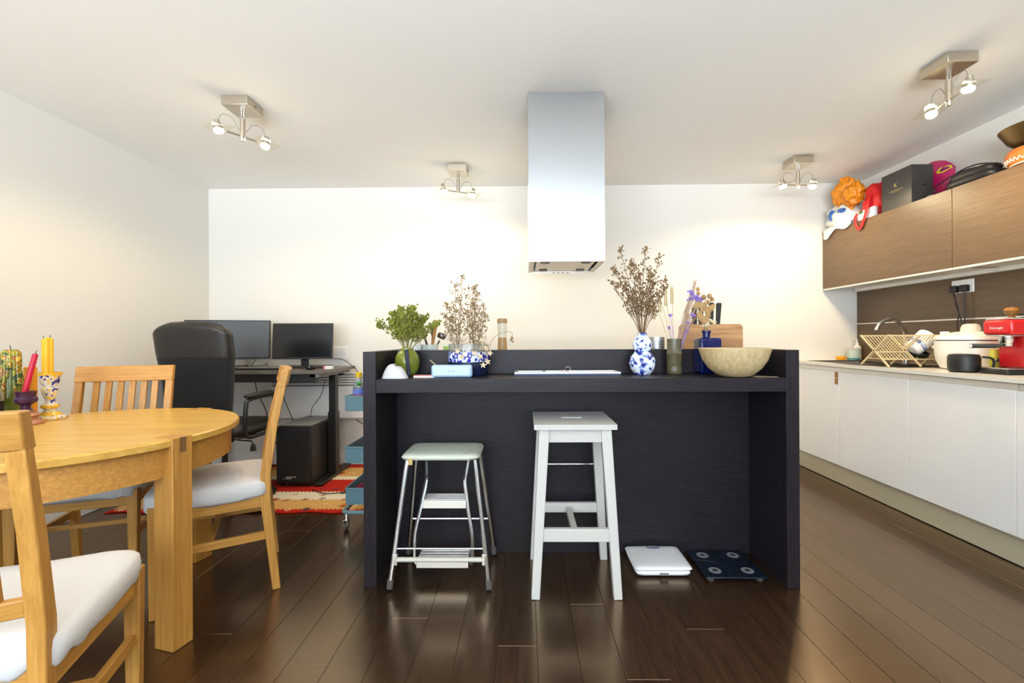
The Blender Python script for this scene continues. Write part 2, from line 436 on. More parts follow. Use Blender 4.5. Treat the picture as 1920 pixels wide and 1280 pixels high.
# the tap stands on the drainer rim
MB().lathe([(0, 0), (.028, 0), (.028, .008), (.020, .014), (.020, .06), (0, .06)], 20).build('base', M['chrome'], t)
pts = [(0, 0, .05), (0, 0, .12), (0, 0, .17)]
for k in range(15):
    a = math.pi * (k / 14) * 0.86
    pts.append((-.125 + .125 * math.cos(a), -.035 * (k / 14), .185 + .138 * math.sin(a)))
MB().tube(pts, .0125, 12).build('spout', M['chrome'], t)
MB().bar((0, .018, .045), (.0, .085, .075), .012, .008).build('lever', M['chrome'], t, bevel=.002)

# splashback with its pale strip
t = thing('splashback', 'lamplit brown wood grain splashback with a thin pale strip above the worktop', 'splashback', (2.914, 2.4, ZC))
MB().box(-.012, .005, -1.45, 1.497, .317, .590).build('panel', M['wenge_lamplit'], t, smooth=0)
MB().box(-.012, .005, -1.45, 1.497, .0, .308).build('panel', M['wenge_lamplit'], t, smooth=0)
MB().box(-.014, .005, -1.45, 1.497, .308, .317).build('strip', M['alu'], t, smooth=0, label='pale metal strip')
# wall cabinets
for y0, y1, lab in ((2.722, 3.885, 'lamplit brown wood grain wall cabinet nearest the back wall, under the bags'), (1.522, 2.721, 'lamplit brown wood grain wall cabinet at the right edge, under the terracotta bowl'),):
    t = thing('wall_cabinet', lab, 'cabinet', (2.76, (y0 + y1) / 2, 1.515), 0, 'brown wall cabinets')
    hl = (y1 - y0) / 2
    MB().box(-.137, .16, -hl + .001, -hl + .018, .004, .478).box(-.137, .16, hl - .018, hl - .001, .004, .478).box(-.137, .16, -hl + .018, hl - .018, .460, .478).box(.14, .16, -hl + .018, hl - .018, .02, .46).build('carcass', M['wenge_lamplit'], t, smooth=0)
    MB().box(-.137, .16, -hl + .018, hl - .018, .004, .020).build('underside', M['white_mat'], t, smooth=0, label='white underside')
    MB().box(-.16, -.139, -hl + .0015, hl - .0015, .004, .485).build('door', M['wenge_lamplit'], t, bevel=.0015)
    MB().box(-.160, -.125, -hl + .001, hl - .001, -.010, .003).build('grip_profile', M['alu'], t, smooth=0, label='pale metal grip profile')
    MB().box(.110, .16, -hl + .001, hl - .001, -.022, .003).build('pelmet', M['white_mat'], t, smooth=0)
# socket and plugs
t = thing('wall_socket', 'white double socket on the brown splashback', 'socket', (2.903, 2.962, 1.432))
MB().box(-.009, 0, -.073, .073, -.043, .043).build('plate', M['white_gloss'], t, bevel=.003)
for dy in (-.035, .035): MB().box(-.012, -.009, dy - .006, dy + .006, .020, .034).build('rocker', M['white_gloss'], t, smooth=0)
def plug(y, lab, pts1):
    p = thing('power_plug', lab, 'plug', (2.893, y, 1.422))
    MB().box(-.036, -.001, -.022, .022, -.030, .016).build('plug_body', M['black'], p, bevel=.007, seg=3)
    for k, q in enumerate(pts1):
        MB().tube(curve_pts(q), .0035, 6).build('cord', M['black'], p, world=True)
plug(2.928, 'black plug in the right half of the double socket', [[(2.875, 2.93, 1.39), (2.872, 2.925, 1.28), (2.875, 2.93, 1.10), (2.86, 2.93, .91)]])
plug(2.996, 'black plug in the left half of the double socket', [[(2.875, 2.998, 1.39), (2.872, 2.975, 1.29), (2.87, 2.935, 1.16), (2.86, 2.92, .912)], [(2.873, 3.003, 1.39), (2.87, 2.96, 1.26), (2.873, 2.975, 1.17), (2.85, 2.95, .912)]])

# ------------------------------------------------------------------ island
ISX0, ISX1, ISY0, ISY1 = -.716, 1.202, 1.952, 2.86
isl = thing('kitchen_island', 'dark wenge kitchen island with raised breakfast shelf and upstand', 'kitchen island', (.243, 2.3, 0))
for a in (ISX0, ISX1 - .057):
    MB().box(a, a + .057, ISY0, ISY1, .0005, 1.046).build('side_panel', M['wenge_z'], isl, bevel=.0015, world=True)
MB().box(ISX0 + .0575, ISX1 - .0575, ISY0 + .001, 2.262, .863, .924).build('breakfast_shelf', M['wenge_x'], isl, bevel=.0015, world=True)
MB().box(ISX0 + .0575, ISX1 - .0575, 2.262, 2.30, .863, 1.044).build('upstand', M['wenge_x'], isl, bevel=.0015, world=True)
MB().box(ISX0 + .0575, ISX1 - .0575, 2.275, 2.297, .001, .862).build('back_panel', M['wenge_x'], isl, smooth=0, world=True)
for k in range(3):
    wdt = (ISX1 - ISX0 - .116) / 3
    a = ISX0 + .058 + k * wdt
    MB().box(a + .002, a + wdt - .002, 2.30, 2.84, .10, .872).build('base_unit', M['white_gloss'], isl, smooth=0, world=True)
tag(MB().box(ISX0 + .058, ISX1 - .058, 2.301, 2.858, .874, ZC).build('island_worktop', M['quartz'], smooth=0), 'cream worktop behind the dark island upstand', 'worktop')

# ------------------------------------------------------------------ cooker hood
hd = thing('cooker_hood', 'square brushed steel island hood hanging from the ceiling', 'cooker hood', (.235, 2.63, 1.521))
hw, hl_ = .2075, .215
MB().box(-hw, hw, -hl_, -hl_ + .004, 0, .923).box(-hw, hw, hl_ - .004, hl_, 0, .923).box(-hw, -hw + .004, -hl_ + .004, hl_ - .004, 0, .923).box(hw - .004, hw, -hl_ + .004, hl_ - .004, 0, .923).build('casing', M['steel'], hd, smooth=0)
rim = MB()
rim.box(-hw + .004, hw - .004, -hl_ + .004, -hl_ + .03, .002, .006).box(-hw + .004, hw - .004, hl_ - .03, hl_ - .004, .002, .006)
rim.box(-hw + .004, -hw + .03, -hl_ + .03, hl_ - .03, .002, .006).box(hw - .03, hw - .004, -hl_ + .03, hl_ - .03, .002, .006)
rim.build('rim', M['nickel'], hd, smooth=0)
MB().box(-hw + .004, hw - .004, -hl_ + .004, hl_ - .004, .030, .034).build('inner_plate', M['black'], hd, smooth=0)
MB().box(-hw + .042, hw - .042, -hl_ + .042, hl_ - .042, .008, .026).build('suction_panel', M['nickel'], hd, bevel=.003)
for dx in (-.115, .115):
    for dy in (-.135, .135):
        MB().cyl((dx, dy, .003), .026, .006).build('spotlight', M['black_metal'], hd)
for k in range(4):
    MB().cyl((-.045 + .03 * k, hl_ - .014, -.003), .006, .005, 10).build('button', M['grey'], hd)

# ------------------------------------------------------------------ ceiling lamps
def make_lamp():
    t = thing('ceiling_lamp', 'satin nickel ceiling spotlight', 'ceiling lamp')
    MB().box(-.072, .072, -.074, .074, -.052, -.0005).build('ceiling_plate', M['nickel'], t, bevel=.002)
    MB().cyl((.073, 0.0, -.030), .005, .003, 10, Matrix.Identity(4)).build('screw', M['black_metal'], t)
    MB().cyl((-.006, 0, -.10), .0045, .05, 8).cyl((.008, 0, -.10), .0045, .05, 8).build('rod', M['chrome'], t)
    MB().lathe([(0, -.222), (.009, -.222), (.010, -.205), (.014, -.20), (.014, -.098), (0, -.098)], 16).build('stem', M['nickel'], t)
    return t
def lamp(x, y, dx, dy, lab, k=1.0):
    t = make_lamp(); t.location = (x, y, H); t['label'] = lab; t['group'] = 'twin ceiling spotlights'
    L_ = math.hypot(dx, dy); ux, uy = dx / L_, dy / L_
    zb = -.195
    MB().tube([(-ux * .085, -uy * .085, zb), (ux * .085, uy * .085, zb)], .0055, 8).tube([(-ux * .085 - uy * .012, -uy * .085 + ux * .012, zb + .006), (ux * .085 - uy * .012, uy * .085 + ux * .012, zb + .006)], .003, 6).build('crossbar', M['nickel'], t)
    for sgn in (-1, 1):
        hx, hy = sgn * dx, sgn * dy
        T = Matrix.Translation((hx, hy, zb)) @ Matrix.Rotation(math.atan2(uy, ux), 4, 'Z') @ Matrix.Rotation(R(10 * sgn), 4, 'Y')
        hd_ = MB().lathe([(0, .045), (.012, .045), (.014, .030), (.020, .026), (.024, .006), (.024, -.004), (0, -.004)], 16, (0, 0, 0), T).build('spotlight_head', M['nickel'], t)
        MB().box(-.062, .062, -.055, .055, .004, .008, T).build('glass_plate', M['lampglass'], hd_, smooth=0)
        MB().lathe([(.023, -.004), (.024, -.016), (.018, -.024), (.0, -.026)], 16, (0, 0, 0), T).build('bulb', M['bulb'], hd_)
        pts = curve_pts([(hx, hy, zb + .04), (hx * .85, hy * .85, zb + .085), (hx * .45, hy * .45, zb + .085), (hx * .15, hy * .15, zb + .03)], 6)
        MB().tube(pts, .0016, 5).build('flex', M['grey'], hd_)
        l = bpy.data.lights.new('bulb_light', 'SPOT'); l.energy = BULB_W * k; l.color = BULB_COL; l.shadow_soft_size = .025
        l.spot_size = R(172); l.spot_blend = 0.45
        o = bpy.data.objects.new('bulb_light', l); col.objects.link(o); o.parent = t
        o.matrix_local = Matrix.Translation((hx, hy, zb - .055))
lamp(-1.584, 2.48, .07, .10, 'twin nickel ceiling spotlight above the round dining table')
lamp(-.510, 3.455, .105, .055, 'twin nickel ceiling spotlight just left of the steel hood', .85)
lamp(2.072, 3.370, .115, .004, 'twin nickel ceiling spotlight beside the bags, right of the hood', 1.15)
lamp(2.072, 2.182, -.022, -.118, 'largest twin nickel ceiling spotlight, at the top right corner', 2.0)

# ------------------------------------------------------------------ dining table
TX, TY, TZ = -1.776, 1.713, 0.752
t = thing('dining_table', 'round oak dining table with four square legs set into its edge', 'table', (TX, TY, 0))
MB().lathe([(0, .720), (.545, .720), (.556, .726), (.556, .746), (.550, .752), (0, .752)], 96).build('tabletop', M['oak_top'], t, smooth=30)
MB().lathe([(.495, .615), (.525, .615), (.525, .720), (.495, .720), (.495, .615)], 96).build('apron', M['oak_x'], t, smooth=30)
for ang in (-14, 76, 166, 256):
    T = Matrix.Rotation(R(ang), 4, 'Z')
    lg = MB().box(.474, .561, -.037, .037, .0005, .7545, T).build('leg', M['oak_z'], t, bevel=.003)
    MB().box(.5605, .5625, -.010, .012, .700, .7535, T).build('inlay', M['oak_dark'], lg, smooth=0, label='dark wood inlay')

# ------------------------------------------------------------------ dining chairs (front = local +Y)
def drape(p):
    # slip cover: the lower hem sags and ripples
    if p.z < .452:
        p = Vector((p.x * 1.01, p.y * 1.01, p.z - .006 + .017 * noise.noise(Vector((p.x * 19, p.y * 19, 3.0))) + .005 * math.sin(p.y * 95 + p.x * 75)))
    else:
        p = Vector((p.x, p.y, p.z + .006 * noise.noise(Vector((p.x * 7, p.y * 7, 1.0)))))
    return p
def make_chair():
    t = thing('dining_chair', 'chair', 'chair')
    for s in (-1, 1):
        x0 = s * .190
        prof = [(-.232, 0, .032), (-.212, .20, .036), (-.190, .40, .040), (-.192, .52, .040), (-.222, .72, .034), (-.262, .91, .026)]
        mb = MB(); V = []
        for y, z, d in prof:
            for dx, dy in ((-.016, -d / 2), (.016, -d / 2), (.016, d / 2), (-.016, d / 2)):
                V.append((x0 + dx, y + dy, z + .0005))
        F = [(3, 2, 1, 0), tuple(4 * (len(prof) - 1) + i for i in range(4))]
        for k in range(len(prof) - 1):
            for i in range(4):
                j = (i + 1) % 4
                F.append((4 * k + i, 4 * k + j, 4 * k + 4 + j, 4 * k + 4 + i))
        mb.add(V, F).build('leg', M['oak_z'], t, bevel=.003, smooth=50)
        MB().bar((s * .205, .192, .0005), (s * .205, .190, .445), .030, .030, (0, 1, 0), .040, .040).build('leg', M['oak_z'], t, bevel=.003)
        MB().bar((s * .193, -.175, .405), (s * .203, .172, .405), .022, .062).build('side_rail', M['oak_y'], t, bevel=.002)
        MB().bar((s * .191, -.197, .245), (s * .205, .178, .245), .018, .034).build('stretcher', M['oak_y'], t, bevel=.002)
    MB().box(-.185, .185, .178, .200, .374, .436).build('front_rail', M['oak_x'], t, bevel=.002)
    MB().box(-.174, .174, -.200, -.178, .374, .436).build('rear_rail', M['oak_x'], t, bevel=.002)
    MB().box(-.196, .196, .000, .020, .236, .256).build('stretcher', M['oak_x'], t, bevel=.002)
    # curved top rail and lower back rail
    def rail(z0, z1, y0, y1, half, th, bow, name):
        n = 12; V = []; F = []
        for i in range(n + 1):
            u = -1 + 2 * i / n; xx = half * u; b = -bow * (1 - u * u)
            V += [(xx, y0 + b + th / 2, z0), (xx, y0 + b - th / 2, z0), (xx, y1 + b - th / 2, z1), (xx, y1 + b + th / 2, z1)]
        for i in range(n):
            for k in range(4):
                k2 = (k + 1) % 4
                F.append((4 * i + k, 4 * i + k2, 4 * i + 4 + k2, 4 * i + 4 + k))
        F += [(3, 2, 1, 0), tuple(4 * n + k for k in range(4))]
        MB().add(V, F).build(name, M['oak_x'], t, bevel=.004, smooth=40)
    rail(.890, .968, -.254, -.272, .207, .034, .016, 'top_rail')
    rail(.540, .580, -.196, -.202, .174, .022, .010, 'back_rail')
    for k in range(6):
        xx = -.174 + .348 * (k + 1) / 7.0
        u = xx / .207; b1 = -.010 * (1 - u * u); b2 = -.016 * (1 - u * u)
        MB().bar((xx, -.200 + b1, .575), (xx, -.222 + b1 * 1.2, .72), .026, .011, (0, 1, 0)).bar((xx, -.222 + b1 * 1.2, .72), (xx, -.256 + b2, .895), .026, .011, (0, 1, 0)).build('slat', M['oak_z'], t, smooth=0)
    MB().pad(.456, .444, .096, .26, 96, 16, (0, .012, .457), drape).build('seat_cushion', M['cloth_white'], t, smooth=60, label='white slip covered seat cushion')
    return t
ch0 = make_chair()
for k, (x, y, rz, lab) in enumerate([(-1.403, 2.003, 120.0, 'oak slat back chair pushed under the right side of the round table'),
                                     (-2.000, 2.055, 200.5, 'oak slat back chair at the far side of the round table'),
                                     (-1.250, 1.011, 21.9, 'nearest oak chair, cut off by the left edge, in front of the table')]):
    c = ch0 if k == 0 else copy_tree(ch0)
    c.location = (x, y, 0); c.rotation_euler = (0, 0, R(rz)); c['label'] = lab; c['group'] = 'oak chairs around the dining table'

# ------------------------------------------------------------------ candles and bottles on the table
def glaze(name, cols, scale, z=True):
    m = bpy.data.materials.new(name); N, L, P = nodes(m)
    tc = N.new('ShaderNodeTexCoord'); v = N.new('ShaderNodeTexNoise'); v.inputs['Scale'].default_value = scale; v.inputs['Detail'].default_value = 1.5
    L.new(tc.outputs['Object'], v.inputs['Vector'])
    r = N.new('ShaderNodeValToRGB'); r.color_ramp.interpolation = 'CONSTANT'
    els = r.color_ramp.elements
    els[0].color = (*cols[0][1], 1); els[0].position = 0.0
    els[1].color = (*cols[1][1], 1); els[1].position = cols[1][0]
    for p, c in cols[2:]:
        e = els.new(p); e.color = (*c, 1)
    L.new(v.outputs['Fac'], r.inputs['Fac']); L.new(r.outputs['Color'], P.inputs['Base Color'])
    P.inputs['Roughness'].default_value = 0.2
    return m
M['majolica'] = glaze('painted_majolica', [(0, (.03, .04, .25)), (.40, (.75, .73, .68)), (.52, (.80, .50, .03)), (.60, (.78, .75, .70)), (.68, (.16, .06, .22))], 55)
M['bluewhite'] = glaze('blue_white_porcelain', [(0, (.015, .025, .22)), (.40, (.10, .16, .48)), (.47, (.62, .70, .84)), (.58, (.78, .82, .88))], 42)
M['bluefloral'] = glaze('blue_floral_print', [(0, (.012, .015, .30)), (.46, (.05, .07, .46)), (.50, (.70, .74, .86))], 70)
M['waxmix'] = glaze('dripped_wax', [(0, (.05, .08, .02)), (.42, (.40, .34, .03)), (.52, (.16, .17, .03)), (.58, (.45, .10, .02)), (.66, (.62, .50, .06))], 46)
M['purpleglaze'] = mat('purple_glaze', (.045, .012, .040), .15)
M['terracotta'] = mat('terracotta_glaze', (.38, .15, .075), .35)
zt = TZ + .0015
t = thing('candlestick', 'purple and terracotta glazed candlestick holding the crimson candle', 'candlestick', (-2.092, 1.83, zt))
MB().lathe([(0, 0), (.056, 0), (.056, .006), (.046, .016), (.036, .022), (.036, .030), (.044, .036), (.038, .044), (.030, .048), (.032, .056), (.0, .056)], 28).build('foot', M['terracotta'], t)
MB().lathe([(0, .056), (.024, .056), (.015, .066), (.015, .078), (.034, .092), (.037, .104), (.030, .116), (.032, .130), (.036, .137), (.030, .137), (.024, .124), (0, .124)], 28).build('cup', M['purpleglaze'], t)
def taper(name, lab, base, top, r, m, group=None):
    t = thing(name, lab, 'candle', base); b = Vector(base); e = Vector(top) - b
    MB().tube([(0, 0, 0), e * .97, e], [r, r * .9, r * .55], 14).build('wax', m, t)
    MB().tube([e, e * 1.02 + Vector((.002, 0, .004)), e * 1.03 + Vector((.004, 0, .008))], .0012, 5).build('wick', M['black'], t)
taper('candle', 'slim crimson candle leaning in the purple candlestick', (-2.098, 1.83, zt + .1255), (-2.052, 1.832, 1.048), .0105, M['redwax'])
t = thing('candlestick', 'white, yellow and blue painted candlestick holding the tall yellow candle', 'candlestick', (-2.125, 1.955, zt))
MB().lathe([(0, 0), (.056, 0), (.058, .008), (.040, .018), (.026, .028), (.018, .042), (.030, .052), (.030, .062), (.016, .070), (.016, .085), (.024, .110), (.030, .135), (.018, .143), (.022, .150), (.030, .160), (.036, .192), (.040, .205), (.034, .205), (.028, .170), (0, .170)], 28).build('body', M['majolica'], t)
M['yellowglaze'] = mat('yellow_glaze', (.80, .46, .02), .2)
MB().lathe([(.0405, .196), (.0415, .203), (.0415, .207), (.0395, .207)], 28).build('yellow_rim', M['yellowglaze'], t)
MB().lathe([(.042, .018), (.040, .021), (.028, .029), (.026, .032)], 28).build('yellow_band', M['yellowglaze'], t)
MB().lathe([(.0305, .051), (.0318, .057), (.0305, .063)], 28).build('yellow_band', M['yellowglaze'], t)
t = thing('candle', 'tall thick yellow candle of fused tapers in the painted candlestick', 'candle', (-2.135, 1.955, zt + .1715))
mb = MB()
for k in range(4):
    a = k * 1.57 + .5
    mb.tube([(.010 * math.cos(a), .010 * math.sin(a), 0), (.010 * math.cos(a), .010 * math.sin(a), .185 + .004 * math.sin(k * 2)), (.010 * math.cos(a), .010 * math.sin(a), .190 + .004 * math.sin(k * 2))], [.0100, .0100, .005], 12)
mb.build('wax', M['yellow'], t)
MB().tube([(.008, .004, .186), (.009, .004, .203)], .0012, 5).tube([(-.007, -.009, .186), (-.009, -.009, .200)], .0012, 5).build('wick', M['black'], t)
t = thing('candle', 'stout orange pillar candle standing behind the crimson candle', 'candle', (-2.225, 1.965, zt))
MB().lathe([(0, 0), (.022, 0), (.022, .228), (.019, .232), (0, .226)], 20).build('wax', M['orangewax'], t)
MB().tube([(0, 0, .226), (.001, 0, .240)], .0012, 5).build('wick', M['black'], t)
t = thing('wax_covered_bottle', 'green bottle coated in yellow and orange candle drips, left of the crimson candle', 'bottle', (-2.195, 1.865, zt))
MB().lathe([(0, 0), (.030, 0), (.032, .008), (.031, .16), (.024, .20), (.021, .26), (0, .26)], 24).build('bottle_body', mat('green_bottle_glass', (.20, .26, .03), .15, trans=.35), t)
mb = MB()
for k in range(16):
    a = 2 * math.pi * k / 16 + rnd.uniform(-.15, .15); ln = rnd.uniform(.06, .22); r_ = rnd.uniform(.004, .0075)
    p = []
    for q in range(7):
        z = .30 - ln * q / 6; rr = (.026 if z > .22 else .026 + (.22 - z) * .12)
        p.append((min(rr, .034) * math.cos(a), min(rr, .034) * math.sin(a), z))
    mb.tube(p, [r_ * .8, r_, r_, r_ * .9, r_, r_ * 1.2, r_ * .6], 7)
mb.lathe([(0, .245), (.027, .245), (.031, .27), (.028, .30), (.022, .312), (0, .306)], 18)
mb.build('wax_drips', M['waxmix'], t, smooth=60)
MB().tube([(0, 0, .304), (-.002, 0, .320), (-.006, 0, .330)], .0014, 5).build('wick', M['black'], t)
t = thing('glass_bottle', 'clear glass bottle with black label, cut off by the left edge', 'bottle', (-2.155, 1.75, zt))
MB().lathe([(0, 0), (.038, 0), (.042, .006), (.042, .135), (.034, .165), (.016, .195), (.014, .26), (.016, .265), (.012, .265), (.012, .2), (.036, .15), (.038, .01), (0, .008)], 28).build('bottle_body', mat('clear_bottle_glass', (.92, .94, .86), .04, trans=.9, ior=1.2), t)
MB().lathe([(.0425, .062), (.0428, .064), (.0428, .104), (.0425, .106)], 28).build('label', M['black'], t)
for k in range(3):
    text('lettering', '- - -', .016, M['white_mat'], t, face_T((.043 * math.cos(R(-40)), .043 * math.sin(R(-40)), .074 + .011 * k), (math.sin(R(40)), math.cos(R(40)), 0), (0, 0, 1)))

# ------------------------------------------------------------------ rug under the desk
def rug_mat():
    m = bpy.data.materials.new('woven_rug'); N, L, P = nodes(m)
    tc = N.new('ShaderNodeTexCoord'); sep = N.new('ShaderNodeSeparateXYZ'); L.new(tc.outputs['Object'], sep.inputs[0])
    wv = N.new('ShaderNodeTexWave'); wv.wave_type = 'BANDS'; wv.bands_direction = 'X'; wv.wave_profile = 'TRI'
    wv.inputs['Scale'].default_value = 11.0
    L.new(tc.outputs['Object'], wv.inputs['Vector'])
    mad = N.new('ShaderNodeMath'); mad.operation = 'MULTIPLY_ADD'; mad.inputs[1].default_value = .022
    L.new(wv.outputs['Fac'], mad.inputs[0]); L.new(sep.outputs['Y'], mad.inputs[2])
    mr = N.new('ShaderNodeMapRange'); mr.inputs[1].default_value = 0.0; mr.inputs[2].default_value = 1.1
    L.new(mad.outputs[0], mr.inputs[0])
    r = N.new('ShaderNodeValToRGB'); r.color_ramp.interpolation = 'CONSTANT'
    RED, TAN, CRM = (.46, .022, .012), (.62, .36, .12), (.74, .66, .50)
    e = r.color_ramp.elements; e[0].position = 0; e[0].color = (*RED, 1); e[1].position = .05; e[1].color = (*TAN, 1)
    for p, c in ((.205, CRM), (.345, RED), (.595, CRM), (.67, TAN), (.89, RED)):
        x = e.new(p); x.color = (*c, 1)
    L.new(mr.outputs[0], r.inputs['Fac'])
    vo = N.new('ShaderNodeTexVoronoi'); vo.distance = 'MANHATTAN'; vo.inputs['Scale'].default_value = 10.0; vo.inputs['Randomness'].default_value = .55
    L.new(tc.outputs['Object'], vo.inputs['Vector'])
    r2 = N.new('ShaderNodeValToRGB'); r2.color_ramp.interpolation = 'CONSTANT'
    e = r2.color_ramp.elements; e[0].position = 0; e[0].color = (1, 1, 1, 1); e[1].position = .28; e[1].color = (0, 0, 0, 1)
    x = e.new(.36); x.color = (.75, .75, .75, 1); x = e.new(.44); x.color = (0, 0, 0, 1)
    L.new(vo.outputs['Distance'], r2.inputs['Fac'])
    r3 = N.new('ShaderNodeValToRGB'); r3.color_ramp.interpolation = 'CONSTANT'
    e = r3.color_ramp.elements; e[0].position = 0; e[0].color = (.30, .05, .02, 1); e[1].position = .4; e[1].color = (.72, .60, .40, 1)
    x = e.new(.65); x.color = (.06, .05, .05, 1)
    L.new(vo.outputs['Color'], r3.inputs['Fac'])
    mx = N.new('ShaderNodeMix'); mx.data_type = 'RGBA'
    L.new(r2.outputs['Color'], mx.inputs[0]); L.new(r.outputs['Color'], mx.inputs[6]); L.new(r3.outputs['Color'], mx.inputs[7])
    L.new(mx.outputs[2], P.inputs['Base Color']); P.inputs['Roughness'].default_value = .95; P.inputs['Specular IOR Level'].default_value = .1
    return m
M['rug'] = rug_mat(); M['rug_edge'] = mat('red_rug_edge', (.46, .02, .012), .95, spec=.1)
RX0, RX1, RY0, RY1 = -2.68, -.80, 2.80, 3.86
t = thing('woven_rug', 'red, tan and cream woven rug under the desk and computer tower', 'rug', ((RX0 + RX1) / 2, RY0, 0.0))
nx, ny = 90, 14; V = []; F = []
for j in range(ny + 1):
    for i in range(nx + 1):
        u = i / nx; yy = (RY1 - RY0) * j / ny
        xx = (u - .5) * (RX1 - RX0)
        wob = .010 * math.sin(xx * 21) * (1 - j / ny) if j < 3 else 0
        bump = .016 * max(0, math.sin(xx * 15 + 1.2)) ** 6 * max(0, 1 - yy / .10) * (1 if -.75 < xx < .1 else 0)
        V.append((xx, yy + wob, .0065 + bump))
for j in range(ny):
    for i in range(nx):
        a = j * (nx + 1) + i; F.append((a, a + 1, a + nx + 2, a + nx + 1))
MB().add(V, F).build('weave', M['rug'], t, smooth=180)
E_ = [(v[0], v[1] - .003, v[2] - .001) for v in V[:nx + 1]]
MB().tube(E_, .0045, 6).build('edge_binding', M['rug_edge'], t, label='bright red edge')

# ------------------------------------------------------------------ desk and computer corner
DZ = .874
dk = thing('standing_desk', 'black standing desk with grey top against the back wall', 'desk', (-2.1, 3.55, 0))
M['desk_top'] = mat('grey_brown_desk_top', (.13, .115, .10), .35, var=.1, vscale=30)
MB().box(-2.74, -1.47, 3.22, 3.83, DZ - .025, DZ).build('desktop', M['desk_top'], dk, bevel=.002, world=True)
MB().box(-2.66, -1.54, 3.24, 3.30, DZ - .085, DZ - .026).build('front_beam', M['black_metal'], dk, smooth=0, world=True)
MB().box(-2.66, -1.54, 3.72, 3.76, DZ - .070, DZ - .026).build('rear_beam', M['black_metal'], dk, smooth=0, world=True)
for a in (-2.60, -1.545):
    lg = MB().box(a - .032, a + .032, 3.525, 3.60, .033, .52).build('leg', M['black_metal'], dk, bevel=.003, world=True)
    MB().box(a - .026, a + .026, 3.532, 3.593, .52, DZ - .05).build('lift_column', M['black_metal'], lg, bevel=.003)
    MB().box(a - .034, a + .034, 3.275, 3.83, .0085, .033).build('foot', M['black_metal'], dk, bevel=.008, seg=3, world=True)
    MB().box(a - .040, a + .034, 3.24, 3.81, DZ - .050, DZ - .026).build('bracket', M['grey'], dk, bevel=.002, world=True)
# lift columns are children of legs that sit at the desk origin: shift them back
for o in [o for o in bpy.data.objects if o.name.startswith('lift_column')]:
    for v in o.data.vertices: v.co -= Vector(dk.location)

def monitor(name, lab, x, y, z0, w_, h_, rz, tilt, smat, basew):
    t = thing(name, lab, 'monitor', (x, y, DZ + .0005), R(rz))
    T = Matrix.Translation((0, -.02, z0 - DZ)) @ Matrix.Rotation(R(-tilt), 4, 'X')
    pn = MB().box(-w_ / 2, w_ / 2, 0, .022, 0, h_, T).build('housing', M['black'], t, bevel=.003)
    MB().box(-w_ / 2 + .010, w_ / 2 - .010, -.0012, .0005, .016, h_ - .010, T).build('screen', smat, pn, smooth=0)
    MB().box(-.028, .028, .020, .050, .0, z0 - DZ + .10).build('stand', M['black'], t, bevel=.004)
    MB().box(-basew / 2, basew / 2, -.10, .11, 0, .014).build('stand_base', M['black'], t, bevel=.005)
monitor('computer_monitor', 'black monitor with dark blank screen standing right of the office chair', -1.812, 3.60, .945, .485, .292, 2, 4, M['screen'], .40)
monitor('computer_monitor', 'blank monitor with bluish sheen, half hidden behind the office chair', -2.43, 3.60, .945, .62, .322, 17, 5, M['screen_l'], .24)
t = thing('computer_mouse', 'black glossy mouse on the right end of the desk', 'mouse', (-1.62, 3.34, DZ + .001))
MB().pad(.062, .10, .036, .8, 20, 8, (0, 0, .018)).build('mouse_body', M['screen'], t)
t = thing('keyboard', 'slim black keyboard lying at the left of the desk top', 'keyboard', (-2.02, 3.36, DZ + .0005))
MB().box(-.20, .20, -.06, .06, 0, .016).build('keyboard_body', M['black'], t, bevel=.003)
MB().box(-.19, .19, -.05, .05, .0162, .019).build('key_block', M['grey'], t, smooth=0)
t = thing('card_box', 'small white and pink box at the right end of the desk', 'box', (-1.515, 3.40, DZ + .0005))
MB().box(-.034, .034, -.02, .02, 0, .024).build('carton', M['white_mat'], t, bevel=.002)
MB().box(-.0345, -.020, -.0205, .0205, .001, .0245).build('pink_end', mat('pink_card', (.40, .06, .10), .6), t, smooth=0)
def cable(lab, pts, r=.0032, k=8, m='black'):
    return tag(MB().tube(curve_pts(pts, k), r, 6).build('cable', M[m]), lab, 'cable')
cable('black cable looping from the right monitor down behind the desk end', [(-1.66, 3.625, .955), (-1.60, 3.70, .945), (-1.54, 3.74, .93), (-1.45, 3.78, .85), (-1.36, 3.80, .70), (-1.34, 3.86, .45)])
cable('black cable hanging from the desk top to the computer tower', [(-1.80, 3.34, .878), (-1.805, 3.215, .872), (-1.80, 3.205, .80), (-1.79, 3.30, .62), (-1.80, 3.42, .475)])
cable('thin black cable slanting from the desk leg to the computer tower', [(-1.585, 3.50, .78), (-1.62, 3.50, .66), (-1.70, 3.52, .56), (-1.715, 3.53, .475)], .0025)
cable('black cable drooping across the front of the computer tower', [(-1.845, 3.262, .475), (-1.848, 3.255, .42), (-1.80, 3.252, .355), (-1.70, 3.252, .35), (-1.63, 3.26, .39)], .004)
cable('black cable under the left monitor trailing over the desk', [(-2.26, 3.70, .94), (-2.22, 3.58, .90), (-2.16, 3.45, .8785), (-2.05, 3.47, .8785), (-1.95, 3.44, .8785)])
cable('thin looped cable on the desk between the two monitors', [(-2.14, 3.40, .8945), (-2.08, 3.52, .90), (-2.04, 3.46, .915), (-2.03, 3.47, .92), (-2.02, 3.46, .905), (-2.02, 3.44, .8785)], .0022)
cable('long black cable hanging under the desk beside the office chair', [(-2.03, 3.31, .80), (-2.03, 3.34, .70), (-2.00, 3.40, .55), (-2.02, 3.45, .40), (-1.97, 3.5, .25), (-1.93, 3.5, .0105)])
cable('black cable trailing from the wall to the trolley', [(-1.47, 3.85, .40), (-1.35, 3.75, .37), (-1.22, 3.60, .40), (-1.06, 3.40, .50)])
